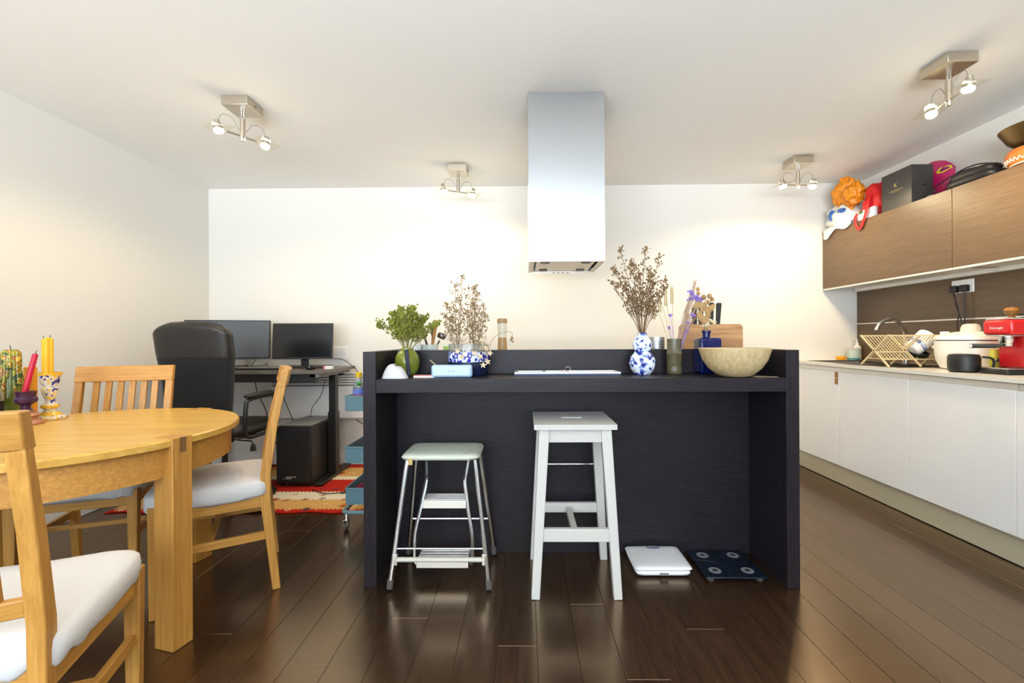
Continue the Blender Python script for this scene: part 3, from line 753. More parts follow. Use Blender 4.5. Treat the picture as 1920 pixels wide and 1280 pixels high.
cable('black cable lying on the rug by the desk foot', [(-1.55, 3.20, .0135), (-1.42, 3.12, .0135), (-1.28, 3.15, .0135), (-1.16, 3.30, .0135), (-1.08, 3.50, .0135)])

t = thing('computer_tower', 'black computer tower standing on the rug under the desk', 'computer', (-1.718, 3.50, .0105))
MB().box(-.132, .132, -.225, .24, .012, .445).build('case', M['black_metal'], t, bevel=.006)
for dx in (-.10, .10):
    for dy in (-.18, .2): MB().box(dx - .02, dx + .02, dy - .02, dy + .02, 0, .012).build('foot', M['black'], t, smooth=0)
MB().box(-.128, .128, -.238, -.226, .03, .425).build('front_panel', M['black'], t, bevel=.02, seg=4)
MB().box(-.118, .118, -.20, .22, .446, .450).build('top_grille', M['grey'], t, bevel=.003)
for z, w_ in ((.098, .075), (.086, .04)):
    MB().box(-.055, -.055 + w_, -.2395, -.2385, z - .027, z - .022).build('badge', M['alu'], t, smooth=0)
MB().prism([(-.075, .062), (-.066, .062), (-.0705, .054)], .001, Matrix.Translation((0, -.2395, 0))).build('badge', M['alu'], t, smooth=0)

# radiator on the back wall
t = thing('radiator', 'white panel radiator with grooved top on the back wall', 'radiator', (-1.80, 3.84, .40))
MB().box(-.42, .42, -.030, .03, .02, .30).build('front_panel', M['base'], t, bevel=.006)
for k in range(5):
    MB().box(-.42, .42, -.030, .03, .312 + k * .022, .326 + k * .022).build('grille_slat', M['base'], t, bevel=.002)
MB().box(-.40, .40, -.01, .025, .30, .41).build('core', M['grey'], t, smooth=0)
for dx in (-.3, .3): MB().box(dx - .02, dx + .02, .03, .058, .05, .35).build('bracket', M['base'], t, smooth=0)
t = thing('wall_switch', 'white blank plate on the back wall right of the monitor', 'socket', (-1.625, 3.8985, .98))
MB().box(-.07, .07, -.008, 0, -.05, .06).build('plate', M['white_gloss'], t, bevel=.003)

# ------------------------------------------------------------------ office chair
oc = thing('office_chair', 'high backed black office chair seen from behind at the desk', 'office chair', (-2.065, 3.0, 0.0))
def back_shell(z0, z1, ytop, name, m, dy=0.0):
    n, mm = 20, 14; V = []; F = []
    for j in range(mm + 1):
        v = j / mm; z = z0 + (z1 - z0) * v
        vv = (z - .48) / (1.22 - .48)
        half = .185 + .055 * min(1, vv / .75) - (.030 * max(0, (vv - .93) / .07) ** 2 if vv > .93 else 0)
        yb = -.215 - .06 * vv + .02 * math.sin(vv * 3.1)
        for i in range(n):
            a = 2 * math.pi * i / n
            cx_, sn = math.cos(a), math.sin(a)
            ex = math.copysign(abs(cx_) ** .45, cx_); ey = math.copysign(abs(sn) ** .6, sn)
            cap = math.sqrt(max(0, 1 - max(0, (vv - .94) / .06) ** 2)) if vv > .94 else 1
            zz = z - (.045 * (ex ** 4) * max(0, (vv - .6) / .4))
            V.append((half * ex, yb + dy + (.050 * ey) * max(cap, .12) + .035 * (1 - abs(ex)) * -.6, zz))
    for j in range(mm):
        for i in range(n):
            i2 = (i + 1) % n
            F.append((j * n + i, j * n + i2, (j + 1) * n + i2, (j + 1) * n + i))
    F += [tuple(range(n - 1, -1, -1)), tuple(mm * n + i for i in range(n))]
    return MB().add(V, F).build(name, m, oc, smooth=60)
back_shell(.50, 1.00, 0, 'lower_back', M['black_soft'])
back_shell(1.00, 1.22, 0, 'headrest', M['black_leather'], .0)
MB().pad(.50, .48, .10, .4, 40, 10, (0, .05, .50)).build('seat', M['black_leather'], oc, smooth=60)
for s in (-1, 1):
    x = s * .262
    lp = MB()
    pts = curve_pts([(x, -.17, .50), (x, -.16, .66), (x, -.12, .71), (x, .12, .715), (x, .16, .70), (x, .165, .56), (x, .10, .47), (x, -.05, .46), (x, -.14, .47), (x, -.17, .50)], 5)
    lp.tube(pts[:-1], .014, 8, closed=True).build('armrest', M['black'], oc)
    MB().pad(.062, .30, .030, .5, 24, 8, (x, -.01, .735)).build('arm_pad', M['black_leather'], oc, smooth=60)
    MB().bar((x, .0, .455), (s * .12, .0, .44), .05, .018).build('arm_bracket', M['black'], oc)
MB().cyl((0, .02, .40), .055, .045, 16).build('mechanism', M['black'], oc)
MB().lathe([(0, .10), (.030, .10), (.030, .26), (.018, .26), (.018, .40), (0, .40)], 16, (0, .02, 0)).build('gas_lift', M['black_metal'], oc)
MB().tube([(.05, .0, .425), (.235, -.06, .425), (.245, -.06, .405)], .005, 6).build('lever', M['black_metal'], oc)
MB().lathe([(0, .36), (.020, .362), (.014, .395), (.006, .408), (0, .408)], 12, (.247, -.06, 0)).build('lever_knob', M['black'], oc)
for k in range(5):
    a = R(72 * k + 20)
    e = (.29 * math.cos(a), .02 + .29 * math.sin(a), .082)
    lg = MB().bar((.02 * math.cos(a), .02 + .02 * math.sin(a), .115), e, .045, .035, (0, 0, 1), .030, .024).build('base_leg', M['black'], oc, bevel=.004)
    wh = MB()
    for q in (-1, 1):
        T = Matrix.Translation((e[0] - math.sin(a) * .014 * q, e[1] + math.cos(a) * .014 * q, .0325)) @ Matrix.Rotation(a, 4, 'Z') @ Matrix.Rotation(R(90), 4, 'X')
        wh.lathe([(0, -.009), (.022, -.009), (.0245, 0), (.022, .009), (0, .009)], 14, (0, 0, 0), T)
    wh.tube([(e[0], e[1], .03), (e[0], e[1], .078)], .006, 6)
    wh.build('castor', M['black'], lg)
# ------------------------------------------------------------------ teal trolley
tr = thing('trolley', 'teal three tier metal trolley partly hidden by the island', 'trolley', (-.888, 2.75, 0))
def tray(z0, z1):
    x0, x1, y0, y1 = -.150, .150, -.205, .205
    mb = MB().box(x0, x1, y0, y0 + .003, z0, z1).box(x0, x1, y1 - .003, y1, z0, z1).box(x0, x0 + .003, y0 + .003, y1 - .003, z0, z1).box(x1 - .003, x1, y0 + .003, y1 - .003, z0, z1).box(x0, x1, y0, y1, z0 - .003, z0)
    o = mb.build('tray', M['teal'], tr, bevel=.002)
    MB().tube([(x0, y0, z1), (x1, y0, z1), (x1, y1, z1), (x0, y1, z1)], .005, 6, closed=True).build('tray_rim', M['teal'], o)
tray(.690, .772); tray(.390, .478); tray(.150, .240)
rr = .03; cs = []
for cx_, cy_, a0 in ((.118, .185, 0), (-.118, .185, 90), (-.118, -.185, 180), (.118, -.185, 270)):
    for q in range(5):
        a = R(a0 + q * 22.5); cs.append((cx_ * 1.12 + rr * math.cos(a), cy_ * 1.02 + rr * math.sin(a), .108))
MB().tube(cs, .012, 8, closed=True).build('base_frame', M['teal'], tr)
for sy in (-.212, .212):
    MB().tube(curve_pts([(0, sy, .11), (0, sy, .50), (0, sy, .83)], 3), .010, 8).build('post', M['teal'], tr)
for cx_ in (-.148, .142):
    for cy_ in (-.20, .20):
        cst = MB().tube([(cx_, cy_, .055), (cx_, cy_, .10)], .010, 8).build('castor', M['chrome'], tr)
        MB().box(cx_ - .013, cx_ - .010, cy_ - .016, cy_ + .016, .022, .060).box(cx_ + .010, cx_ + .013, cy_ - .016, cy_ + .016, .022, .060).box(cx_ - .013, cx_ + .013, cy_ - .012, cy_ + .012, .056, .060).build('fork', M['chrome'], cst, smooth=0)
        MB().lathe([(0, -.008), (.020, -.008), (.0225, 0), (.020, .008), (0, .008)], 16, (0, 0, 0), Matrix.Translation((cx_, cy_, .023)) @ Matrix.Rotation(R(90), 4, 'Y')).build('wheel', M['rubber'], cst)
t = thing('bottle', 'clear bottle with yellow cap and blue label on the trolley top', 'bottle', (-.985, 2.62, .6915))
MB().lathe([(0, 0), (.030, 0), (.033, .006), (.033, .125), (.016, .165), (.014, .19), (0, .19)], 20).build('bottle_body', mat('clear_plastic', (.80, .85, .88), .08, trans=.75, ior=1.3), t)
MB().lathe([(.0335, .085), (.0338, .087), (.0338, .118), (.0335, .120)], 20).build('label', mat('blue_label', (.16, .22, .62), .4), t)
MB().lathe([(.0335, .072), (.0337, .073), (.0337, .083), (.0335, .084)], 20).build('red_band', M['redwax'], t)
MB().lathe([(0, .185), (.017, .185), (.017, .215), (0, .215)], 16).build('cap', mat('yellow_plastic', (.80, .50, .01), .4), t)
MB().ball((.010, -.028, .150), .013, 8, 6).build('leaf_print', mat('green_print', (.06, .28, .04), .5), t)
t = thing('snack_packet', 'orange packet standing in the middle trolley tray', 'packet', (-.965, 2.80, .3915))
MB().box(-.03, .03, -.04, .04, 0, .11).build('packet_body', mat('orange_packet', (.75, .24, .02), .4), t, bevel=.008)
t = thing('dark_red_cloth', 'crumpled dark red cloth in the bottom trolley tray', 'cloth', (-.955, 2.66, .1515))
MB().blob((0, 0, .035), (.06, .06, .045), .4, 2.4, 5).zmin(0).build('folds', mat('wine_cloth', (.22, .01, .04), .8), t, smooth=60)

# ------------------------------------------------------------------ stools and scales under the breakfast shelf
t = thing('bar_stool', 'tall ivory painted wooden stool with slotted seat and footrests', 'stool', (.216, 2.05, 0))
mb = MB(); sw, sd = .176, .172
mb.box(-sw, sw, -sd, -.015, .713, .735).box(-sw, sw, .015, sd, .713, .735).box(-sw, -.048, -.015, .015, .713, .735).box(.048, sw, -.015, .015, .713, .735)
bm_ = mb.build('seat', M['stoolwhite'], t, smooth=0)
for sx in (-1, 1):
    for sy in (-1, 1):
        MB().bar((sx * .174, sy * .170, .0005), (sx * .132, sy * .138, .713), .036, .036, (0, 1, 0), .044, .044).build('leg', M['stoolwhite'], t, bevel=.003)
for sy in (-1, 1):
    MB().box(-.115, .115, sy * .140 - .009, sy * .140 + .009, .655, .712).build('apron', M['stoolwhite'], t, bevel=.001)
for sx in (-1, 1):
    MB().box(sx * .132 - .009, sx * .132 + .009, -.12, .12, .655, .712).build('apron', M['stoolwhite'], t, bevel=.001)
MB().box(-.142, .142, -.172, -.148, .238, .292).build('footrest', M['stoolwhite'], t, bevel=.002)
MB().box(-.142, .142, .148, .172, .238, .285).build('footrest', M['stoolwhite'], t, bevel=.002)
MB().box(-.013, .013, -.148, .148, .240, .270).build('stretcher', M['stoolwhite'], t, bevel=.002)
MB().tube([(-.15, .160, .475), (.15, .160, .475)], .004, 8).build('metal_rod', M['chrome'], t)

t = thing('step_stool', 'old chrome step stool with worn pale green padded seat', 'stool', (-.378, 2.085, 0))
def scuff():
    m = bpy.data.materials.new('scuffed_vinyl'); N, L, P = nodes(m)
    tc = N.new('ShaderNodeTexCoord'); n = N.new('ShaderNodeTexNoise'); n.inputs['Scale'].default_value = 26; n.inputs['Detail'].default_value = 4
    n.inputs['Distortion'].default_value = 1.5
    L.new(tc.outputs['Object'], n.inputs['Vector']); r = N.new('ShaderNodeValToRGB')
    e = r.color_ramp.elements; e[0].position = .30; e[0].color = (.05, .05, .045, 1); e[1].position = .335; e[1].color = (.60, .63, .52, 1)
    L.new(n.outputs['Fac'], r.inputs['Fac']); L.new(r.outputs['Color'], P.inputs['Base Color']); P.inputs['Roughness'].default_value = .45
    return m
M['vinyl'] = scuff()
MB().pad(.355, .262, .034, .22, 48, 8, (.0, -.005, .574)).build('seat', M['vinyl'], t, smooth=60)
MB().box(-.137, -.118, -.142, -.130, .546, .574).build('tape_patch', mat('yellowed_tape', (.55, .40, .15), .5), t, bevel=.002)
for sx in (-1, 1):
    for sy, fy in ((-1, -.148), (1, .168)):
        lg = MB().tube([(sx * .152, sy * .085, .560), (sx * .158, sy * .095, .52), (sx * .217, fy, .03)], .0105, 10).build('leg', M['chrome_worn'], t)
        MB().tube([(sx * .2155, fy * .988, .045), (sx * .219, fy, .0085)], .0135, 10).build('foot_cap', M['rubber'], lg)
MB().tube([(-.197, -.132, .175), (.197, -.132, .175)], .004, 8).build('cross_rod', M['chrome_worn'], t)
MB().tube([(-.190, -.136, .128), (.190, -.136, .128)], .0105, 10).build('foot_bar', mat('cream_bar', (.60, .57, .48), .4), t)
MB().tube([(-.185, .133, .20), (.190, .133, .20)], .006, 8).build('rear_bar', M['chrome_worn'], t)
for sx in (-1, 1):
    MB().box(sx * .198 - .012, sx * .198 + .012, -.145, -.128, .105, .155).build('bracket', M['chrome_worn'], t, bevel=.002)
    MB().tube(curve_pts([(sx * .105, .075, .535), (sx * .095, .045, .46), (sx * .092, .02, .42), (sx * .102, .0, .36), (sx * .112, -.02, .30), (sx * .132, -.045, .20), (sx * .135, -.05, .10), (sx * .125, -.05, .065)], 5), .009, 8).build('step_frame', M['chrome_worn'], t)
for z, y0, y1, half in ((.335, -.02, .075, .102), (.085, -.075, .03, .118)):
    st = MB().box(-half, half, y0, y1, z, z + .012).build('step', M['alu'], t, bevel=.002)
    for q in range(4):
        yy = y0 + .012 + q * (y1 - y0 - .024) / 3
        MB().box(-half + .004, half - .004, yy - .006, yy + .006, z + .012, z + .015).build('tread', M['alu'], st, bevel=.001)
    MB().box(-half, half, y0 - .004, y0, z - .024, z + .012).build('nosing', M['alu'], st, bevel=.001)

t = thing('bathroom_scale', 'white dial bathroom scale on the floor beside the ivory stool', 'scale', (.635, 2.145, 0))
T = Matrix.Rotation(R(0), 4, 'Z')
MB().pad(.255, .215, .034, .16, 44, 8, (0, 0, .020)).build('base', M['white_gloss'], t, smooth=50)
MB().pad(.268, .228, .022, .16, 44, 8, (0, 0, .0405)).build('platform', M['white_gloss'], t, smooth=50)
MB().lathe([(0, .0515), (.036, .0515), (.034, .0535), (0, .054)], 24, (.005, .082, 0), None, 1, .55).build('dial_window', mat('dial_lens', (.28, .27, .36), .15), t)
MB().box(-.02, .02, -.112, -.107, .018, .024).build('badge', M['grey'], t, smooth=0)
t = thing('bathroom_scale', 'black glass bathroom scale with four round sensor pads on the floor', 'scale', (.955, 2.138, 0))
M['bscale'] = mat('black_tinted_glass', (.006, .012, .024), .12)
MB().box(-.138, .138, -.13, .13, .012, .020).build('glass_platform', M['bscale'], t, bevel=.003)
for dx in (-.11, .11):
    for dy in (-.105, .105): MB().cyl((dx, dy, .0005), .016, .0115, 14).build('foot', M['rubber'], t)
for dx in (-.075, .075):
    for dy in (-.07, .075):
        pd = MB().lathe([(0, .0202), (.028, .0202), (.028, .0210), (0, .0210)], 24, (dx, dy, 0)).build('sensor_pad', M['grey'], t)
        MB().lathe([(0, .0211), (.012, .0211), (.012, .0216), (0, .0216)], 20, (dx, dy, 0)).build('pad_centre', M['chrome'], pd)
def decor(pts): MB().tube(curve_pts(pts, 6), .0016, 5).build('printed_line', mat('black_print', (.003, .003, .004), .3), t)
decor([(-.135, .03, .0203), (-.06, .01, .0203), (-.01, -.04, .0203), (-.02, -.11, .0203)])
decor([(-.01, .11, .0203), (.0, .03, .0203), (.03, -.10, .0203)])
decor([(.135, -.02, .0203), (.10, .02, .0203), (.045, 0, .0203), (.03, -.06, .0203), (.06, -.115, .0203)])
MB().box(-.03, .03, .095, .118, .0202, .0207).build('display', M['screen'], t, smooth=0)

# ------------------------------------------------------------------ things on the breakfast shelf
ZS = .9245
t = thing('green_vase', 'rounded olive green glazed vase at the left end of the shelf', 'vase', (-.575, 2.165, ZS))
M['olive'] = mat('olive_glaze', (.19, .215, .028), .16, var=.3, vscale=18)
MB().lathe([(0, 0), (.036, 0), (.048, .012), (.058, .040), (.060, .068), (.055, .095), (.040, .116), (.030, .122), (.030, .132), (.025, .132), (.024, .118), (0, .110)], 32).build('body', M['olive'], t)
t = thing('white_shell', 'smooth white shell like dish at the left front of the shelf', 'ornament', (-.588, 2.005, ZS))
mb = MB().pad(.122, .075, .075, .85, 32, 12, (0, 0, .018), lambda p: Vector((p.x * (1 - .5 * max(0, p.z) / .06), p.y, max(0, p.z * (1 + .18 * (1 if p.x < 0 else 0))))))
mb.build('shell', mat('shell_white', (.60, .60, .60), .4), t, smooth=60)
t = thing('pen', 'dark blue pen leaning against the olive green vase', 'pen', (-.540, 2.062, ZS))
MB().tube([(0, 0, .006), (-.022, .040, .125)], [.0075, .0095], 10).build('barrel', mat('navy_plastic', (.012, .016, .045), .3), t)
MB().box(-.021, -.016, .024, .030, .06, .118).build('clip', M['black'], t, smooth=0)
t = thing('notepad', 'pale pink notepad lying between the white shell and the speaker', 'notepad', (-.462, 2.04, ZS))
MB().box(-.045, .050, -.022, .025, 0, .008).build('pages', mat('pale_paper', (.74, .66, .60), .8), t, smooth=0)
MB().box(-.046, .051, -.023, .026, .0082, .010).build('cover', mat('pink_paper', (.62, .22, .26), .7), t, smooth=0)
t = thing('chopstick', 'thin wooden stick leaning behind the speaker', 'stick', (-.375, 2.075, ZS))
MB().tube([(.015, 0, .0035), (-.085, .075, .075)], .0026, 6).build('stick_body', M['bamboo'], t)
t = thing('bluetooth_speaker', 'pale blue rounded speaker bar on the left of the shelf', 'speaker', (-.333, 2.035, ZS))
M['paleblue'] = mat('pale_blue_plastic', (.38, .53, .72), .45); M['grille'] = mat('pale_blue_grille', (.52, .66, .80), .6, bump=.2, bscale=900)
MB().box(-.093, .093, -.022, .022, .001, .0575).build('shell', M['paleblue'], t, bevel=.011, seg=4)
MB().box(-.084, .084, -.0245, -.018, .0085, .050).build('front_grille', M['grille'], t, bevel=.006, seg=3)
text('lettering', 'BOSE', .0105, M['grey'], t, face_T((0, -.0249, .030), (1, 0, 0), (0, 0, 1)), 1.3)

# big patterned glass vase
t = thing('glass_vase', 'wide glass vase with dark blue base and blue floral band', 'vase', (-.272, 2.155, ZS))
MB().lathe([(0, 0), (.085, 0), (.094, .012), (.0965, .050), (.0965, .068), (0, .068)], 40).build('dark_base', mat('navy_glass', (.008, .012, .045), .10), t)
MB().lathe([(.0968, .068), (.0972, .069), (.0972, .112), (.0968, .114), (.094, .114), (.094, .068)], 40).build('printed_band', M['bluefloral'], t)
MB().lathe([(.0968, .114), (.0968, .152), (.0935, .152), (.0935, .114)], 40).build('clear_rim', mat('clear_rim_glass', (.86, .88, .86), .06, trans=.85, ior=1.25), t)
for q in range(4):
    a = R(-90 + q * 40 - 30); c = (.0975 * math.cos(a), .0975 * math.sin(a), .096)
    fl = MB()
    for k in range(7):
        b = 2 * math.pi * k / 7
        fl.octa((c[0] - math.sin(a) * .009 * math.cos(b), c[1] + math.cos(a) * .009 * math.cos(b), c[2] + .009 * math.sin(b)), .0045)
    fl.build('flower_print', mat('cobalt_print', (.012, .02, .30), .2), t, smooth=0)['kind'] = 'stuff'

t = thing('collage_board', 'white framed picture board lying flat on the shelf', 'board', (.205, 2.165, ZS))
bw, bd = .252, .062
MB().box(-bw, bw, -bd, bd, 0, .009).build('backing', mat('navy_card', (.03, .05, .10), .5), t, smooth=0)
for a in ((-bw, bw, -bd, -bd + .012), (-bw, bw, bd - .012, bd), (-bw, -bw + .014, -bd + .012, bd - .012), (bw - .014, bw, -bd + .012, bd - .012), (-.115, -.101, -bd + .012, bd - .012)):
    MB().box(*a, .0092, .0165).build('white_frame', M['white_gloss'], t, smooth=0)
M['collage'] = glaze('printed_collage', [(0, (.02, .02, .03)), (.42, (.30, .10, .06)), (.50, (.70, .66, .60)), (.58, (.50, .06, .04)), (.64, (.60, .42, .08))], 38)
M['collage2'] = glaze('printed_photo', [(0, (.015, .015, .02)), (.55, (.40, .16, .10)), (.62, (.55, .48, .42))], 22)
MB().box(-.236, -.117, -.049, .049, .0092, .0110).build('picture', M['collage2'], t, smooth=0)
MB().box(-.099, .236, -.049, .049, .0092, .0110).build('picture', M['collage'], t, smooth=0)
t = thing('key_ring', 'small twisted metal ring on the picture board', 'ring', (.212, 2.165, ZS + .0112))
MB().tube([(.012 * math.cos(a * .4), .004 * math.sin(a * .8), .016 + .012 * math.sin(a * .4)) for a in range(16)], .002, 6, closed=True).build('ring_loop', M['chrome'], t)
MB().tube(curve_pts([(-.028, .0, .003), (-.02, .005, .010), (-.012, .0, .003), (0, 0, .004)], 5), .002, 6).build('ring_tail', M['nickel'], t)

t = thing('gourd_vase', 'blue and white double gourd porcelain vase', 'vase', (.572, 2.155, ZS))
MB().lathe([(0, 0), (.036, 0), (.040, .006), (.056, .028), (.0635, .055), (.058, .082), (.040, .104), (.035, .111), (.040, .120), (.047, .142), (.042, .164), (.028, .182), (.0215, .190), (.0225, .202), (.019, .202), (.018, .186), (0, .180)], 36).build('body', M['bluewhite'], t)
t = thing('cylinder_vase', 'narrow brown green ribbed cylinder vase beside the gourd vase', 'vase', (.738, 2.19, ZS))
M['bronze'] = mat('bronze_green_glaze', (.10, .085, .045), .28, var=.25, vscale=30)
MB().lathe([(0, 0), (.034, 0), (.036, .004), (.036, .030), (.0345, .033), (.0345, .042), (.036, .046), (.036, .095), (.038, .100), (.0345, .106), (.035, .172), (.031, .172), (.031, .05), (0, .05)], 30).build('body', M['bronze'], t)
t = thing('blue_bottle', 'cobalt blue square bottle behind the wooden bowl', 'bottle', (.909, 2.210, ZS))
M['cobalt'] = mat('cobalt_glass', (.004, .008, .075), .06)
MB().box(-.052, .052, -.048, .048, .001, .176).build('body', M['cobalt'], t, bevel=.010, seg=3)
MB().lathe([(.028, .174), (.020, .180), (.0185, .175), (.0185, .200), (.022, .203), (.022, .212), (.016, .212), (.015, .17), (0, .165)], 22, (-.005, 0, 0)).build('neck', M['cobalt'], t)
t = thing('wooden_bowl', 'large pale bamboo salad bowl at the right end of the shelf', 'bowl', (.948, 2.012, ZS))
BS = Matrix.Scale(.955, 4)
M['bambowl'] = wood('bowl_mosaic_bamboo', (.46, .33, .15), (.70, .55, .31), 'z', 90, .45, 7, .03, rand=False, rvar=0)
MB().lathe([(0, 0), (.048, 0), (.080, .010), (.115, .040), (.140, .078), (.1565, .128), (.158, .133), (.1545, .1335), (.136, .080), (.110, .045), (.075, .016), (0, .010)], 56, (0, 0, 0), BS).build('body', M['bambowl'], t)
MB().lathe([(.1582, .1335), (.1597, .1325), (.1597, .1350), (.1545, .1350), (.1540, .1337)], 56, (0, 0, 0), BS).build('rim', M['bamboo'], t)
t = thing('paper_slip', 'small pale paper slip on the shelf right of the wooden bowl', 'paper', (1.085, 2.00, ZS))
MB().box(-.045, .045, -.018, .018, .0, .0012, Matrix.Rotation(R(-25), 4, 'Z')).build('sheet', mat('beige_paper', (.45, .34, .20), .7), t, smooth=0)

# ------------------------------------------------------------------ things on the worktop behind the upstand
t = thing('pepper_mill', 'tall wooden pepper mill with a pale band behind the upstand', 'pepper mill', (-.124, 2.50, ZC + .0005))
M['millwood'] = wood('mill_wood', (.33, .19, .075), (.48, .31, .14), 'z', 70, .4, 10, 0)
MB().lathe([(0, 0), (.032, 0), (.033, .01), (.032, .06), (.029, .12), (.024, .205), (.0, .205)], 26).build('base', M['millwood'], t)
MB().lathe([(0, .206), (.0245, .206), (.0255, .225), (.0275, .285), (0, .285)], 26).build('band', mat('pale_mill_band', (.60, .56, .44), .35), t)
MB().lathe([(0, .286), (.0285, .286), (.029, .305), (.026, .311), (0, .311)], 26).build('top', M['millwood'], t)
t = thing('utensil_pot', 'small pale ceramic pot holding kitchen utensils behind the upstand', 'pot', (-.515, 2.42, ZC + .0005))
MB().lathe([(0, 0), (.042, 0), (.045, .01), (.045, .168), (.041, .168), (.041, .02), (0, .02)], 26).build('body', mat('celadon', (.52, .58, .54), .3), t)
def utensil(name, lab, base, top, r0, head, m):
    t = thing(name, lab, 'utensil', base); e = Vector(top) - Vector(base)
    MB().tube([(0, 0, 0), e * .55, e * .75], [r0 * .8, r0, r0], 8).build('handle', m, t)
    d = e.normalized(); T = Matrix.Translation(e * .86) @ d.to_track_quat('Z', 'Y').to_matrix().to_4x4()
    MB().pad(head[0], head[1], head[2], .8, 20, 8, (0, 0, 0), None, T @ Matrix.Rotation(0, 4, 'X')).build('head', m, t, smooth=60)
zb = ZC + .0215
M['spoonwood'] = wood('spoon_wood', (.40, .20, .06), (.56, .32, .12), 'z', 50, .5, 8, 0)
utensil('wooden_spatula', 'flat orange brown wooden spatula in the utensil pot', (-.53, 2.41, zb), (-.475, 2.40, 1.195), .008, (.036, .008, .10), M['spoonwood'])
utensil('wooden_spoon', 'dark wooden spoon in the utensil pot', (-.515, 2.43, zb), (-.500, 2.44, 1.190), .007, (.045, .018, .07), mat('dark_spoon', (.16, .07, .02), .5))
utensil('ladle', 'dark metal ladle tilting right in the utensil pot', (-.546, 2.41, zb), (-.44, 2.44, 1.150), .005, (.06, .05, .035), mat('dark_steel', (.20, .19, .18), .35, 1.0))
utensil('slotted_spoon', 'brown utensil leaning left in the utensil pot', (-.492, 2.43, zb), (-.565, 2.44, 1.160), .006, (.045, .012, .05), mat('brown_plastic', (.08, .05, .03), .5))
t = thing('white_bottle', 'small white translucent bottle between green vase and utensil pot', 'bottle', (-.583, 2.40, ZC + .0005))
MB().lathe([(0, 0), (.024, 0), (.026, .006), (.026, .165), (.012, .19), (.012, .22), (0, .22)], 22).build('body', mat('milky_plastic', (.74, .76, .76), .3), t)
t = thing('sponge_tub', 'small tub with green contents behind the upstand', 'tub', (-.410, 2.36, ZC + .0005))
MB().box(-.024, .024, -.02, .02, 0, .168).build('body', mat('pale_green_tub', (.58, .62, .50), .3), t, bevel=.004)
MB().box(-.018, .018, -.022, -.0205, .13, .16).build('label', mat('green_label', (.30, .40, .05), .5), t, smooth=0)
t = thing('steel_cup', 'perforated steel cutlery cup behind the upstand', 'cup', (.722, 2.42, ZC + .0005))
MB().lathe([(0, 0), (.040, 0), (.040, .203), (.038, .203), (.038, .01), (0, .01)], 30).build('body', M['steel'], t)
for q in range(10):
    a = R(-150 + q * 13)
    for k in range(3):
        MB().octa((.0402 * math.cos(a), .0402 * math.sin(a), .150 + .014 * k), .0028).build('hole', M['black'], t, smooth=0)
t = thing('cutting_board', 'brown striped wooden cutting board standing behind the blue bottle', 'chopping board', (1.093, 2.60, ZC + .0005))
poly = []
for cx_, cz_, a0 in ((.158, .252, 0), (-.158, .252, 90), (-.158, .026, 180), (.158, .026, 270)):
    for q in range(6):
        a = R(a0 + 18 * q); poly.append((cx_ + .025 * math.cos(a), cz_ + .025 * math.sin(a)))
MB().prism(poly, .022).build('board', wood('board_stripes', (.22, .095, .035), (.50, .30, .13), 'x', 46, .45, 12, .02), t, smooth=40)
t = thing('knife_block', 'dark knife block with black handled knives behind the cutting board', 'knife block', (1.10, 2.72, ZC + .0005))
MB().box(-.065, .10, -.05, .05, 0, .22).build('block', M['wenge_x'], t, bevel=.006)
for k, (xx, zz, tl) in enumerate(((-.052, .385, -.01), (-.022, .405, .004), (.040, .412, .004), (.078, .410, .012))):
    MB().bar((xx, 0, .20), (xx + tl, .0, zz), .016, .024, (0, 1, 0), .026, .030).build('knife_handle', M['black'], t, bevel=.005)

# ------------------------------------------------------------------ dried flowers
def stemset(t, spec, m_stem, m_seed, seed, droop=.0, head=.0036, dens=26, spread=.055, thick=.0016):
    # spec: list of (base, tip); twigs with tiny seed heads along the upper part of each stem
    r_ = random.Random(seed)
    for base, tip in spec:
        b, e = Vector(base), Vector(tip); ax = e - b; ln = ax.length
        mid = b + ax * .5 + Vector((r_.uniform(-.012, .012), r_.uniform(-.012, .012), 0)) - Vector((ax.x, ax.y, 0)) * .12
        pts = curve_pts([b, mid, e], 6)
        st = MB().tube(pts, [thick * (1.25 - .8 * i / len(pts)) for i in range(len(pts))], 4)
        sd = MB()
        for k in range(dens):
            f = .30 + .70 * (k + r_.random()) / dens
            i = min(int(f * (len(pts) - 1)), len(pts) - 2); p = pts[i].lerp(pts[i + 1], f * (len(pts) - 1) - i)
            a = r_.uniform(0, 6.283); l2 = spread * (1.15 - f * .85) * r_.uniform(.5, 1.25)
            q = p + Vector((math.cos(a) * l2 * .75, math.sin(a) * l2 * .75, l2 * r_.uniform(.5, 1.0)))
            st.tube([p, p.lerp(q, .5) + Vector((0, 0, -.004)), q], thick * .38, 3)
            for _ in range(r_.choice((1, 2, 3))):
                h = q + Vector((r_.uniform(-1, 1), r_.uniform(-1, 1), r_.uniform(-1, .6))) * .009
                sd.octa(h, head * r_.uniform(.65, 1.25), r_.uniform(.8, 1.4))
        for _ in range(6): sd.octa(e + Vector((r_.uniform(-1, 1), r_.uniform(-1, 1), r_.uniform(-1.5, .6))) * .007, head * 1.1)
        o = st.build('stem', m_stem, t, smooth=0)
        h = sd.build('seed_heads', m_seed, o, smooth=0); h['kind'] = 'stuff'
t = thing('dried_flowers', 'tall spray of brown dried seed stems in the gourd vase', 'dried flowers', (.572, 2.155, ZS + .182))
Tp = [(-.145, .02, .27), (-.150, -.03, .33), (-.105, .0, .425), (-.115, .05, .33), (-.06, -.04, .36), (-.03, .05, .36), (.015, -.02, .43), (.0, .03, .31), (.045, .04, .33), (.085, .0, .39), (.105, -.03, .27), (.12, .03, .24), (.03, -.05, .30), (-.08, .05, .25), (.06, .01, .26)]
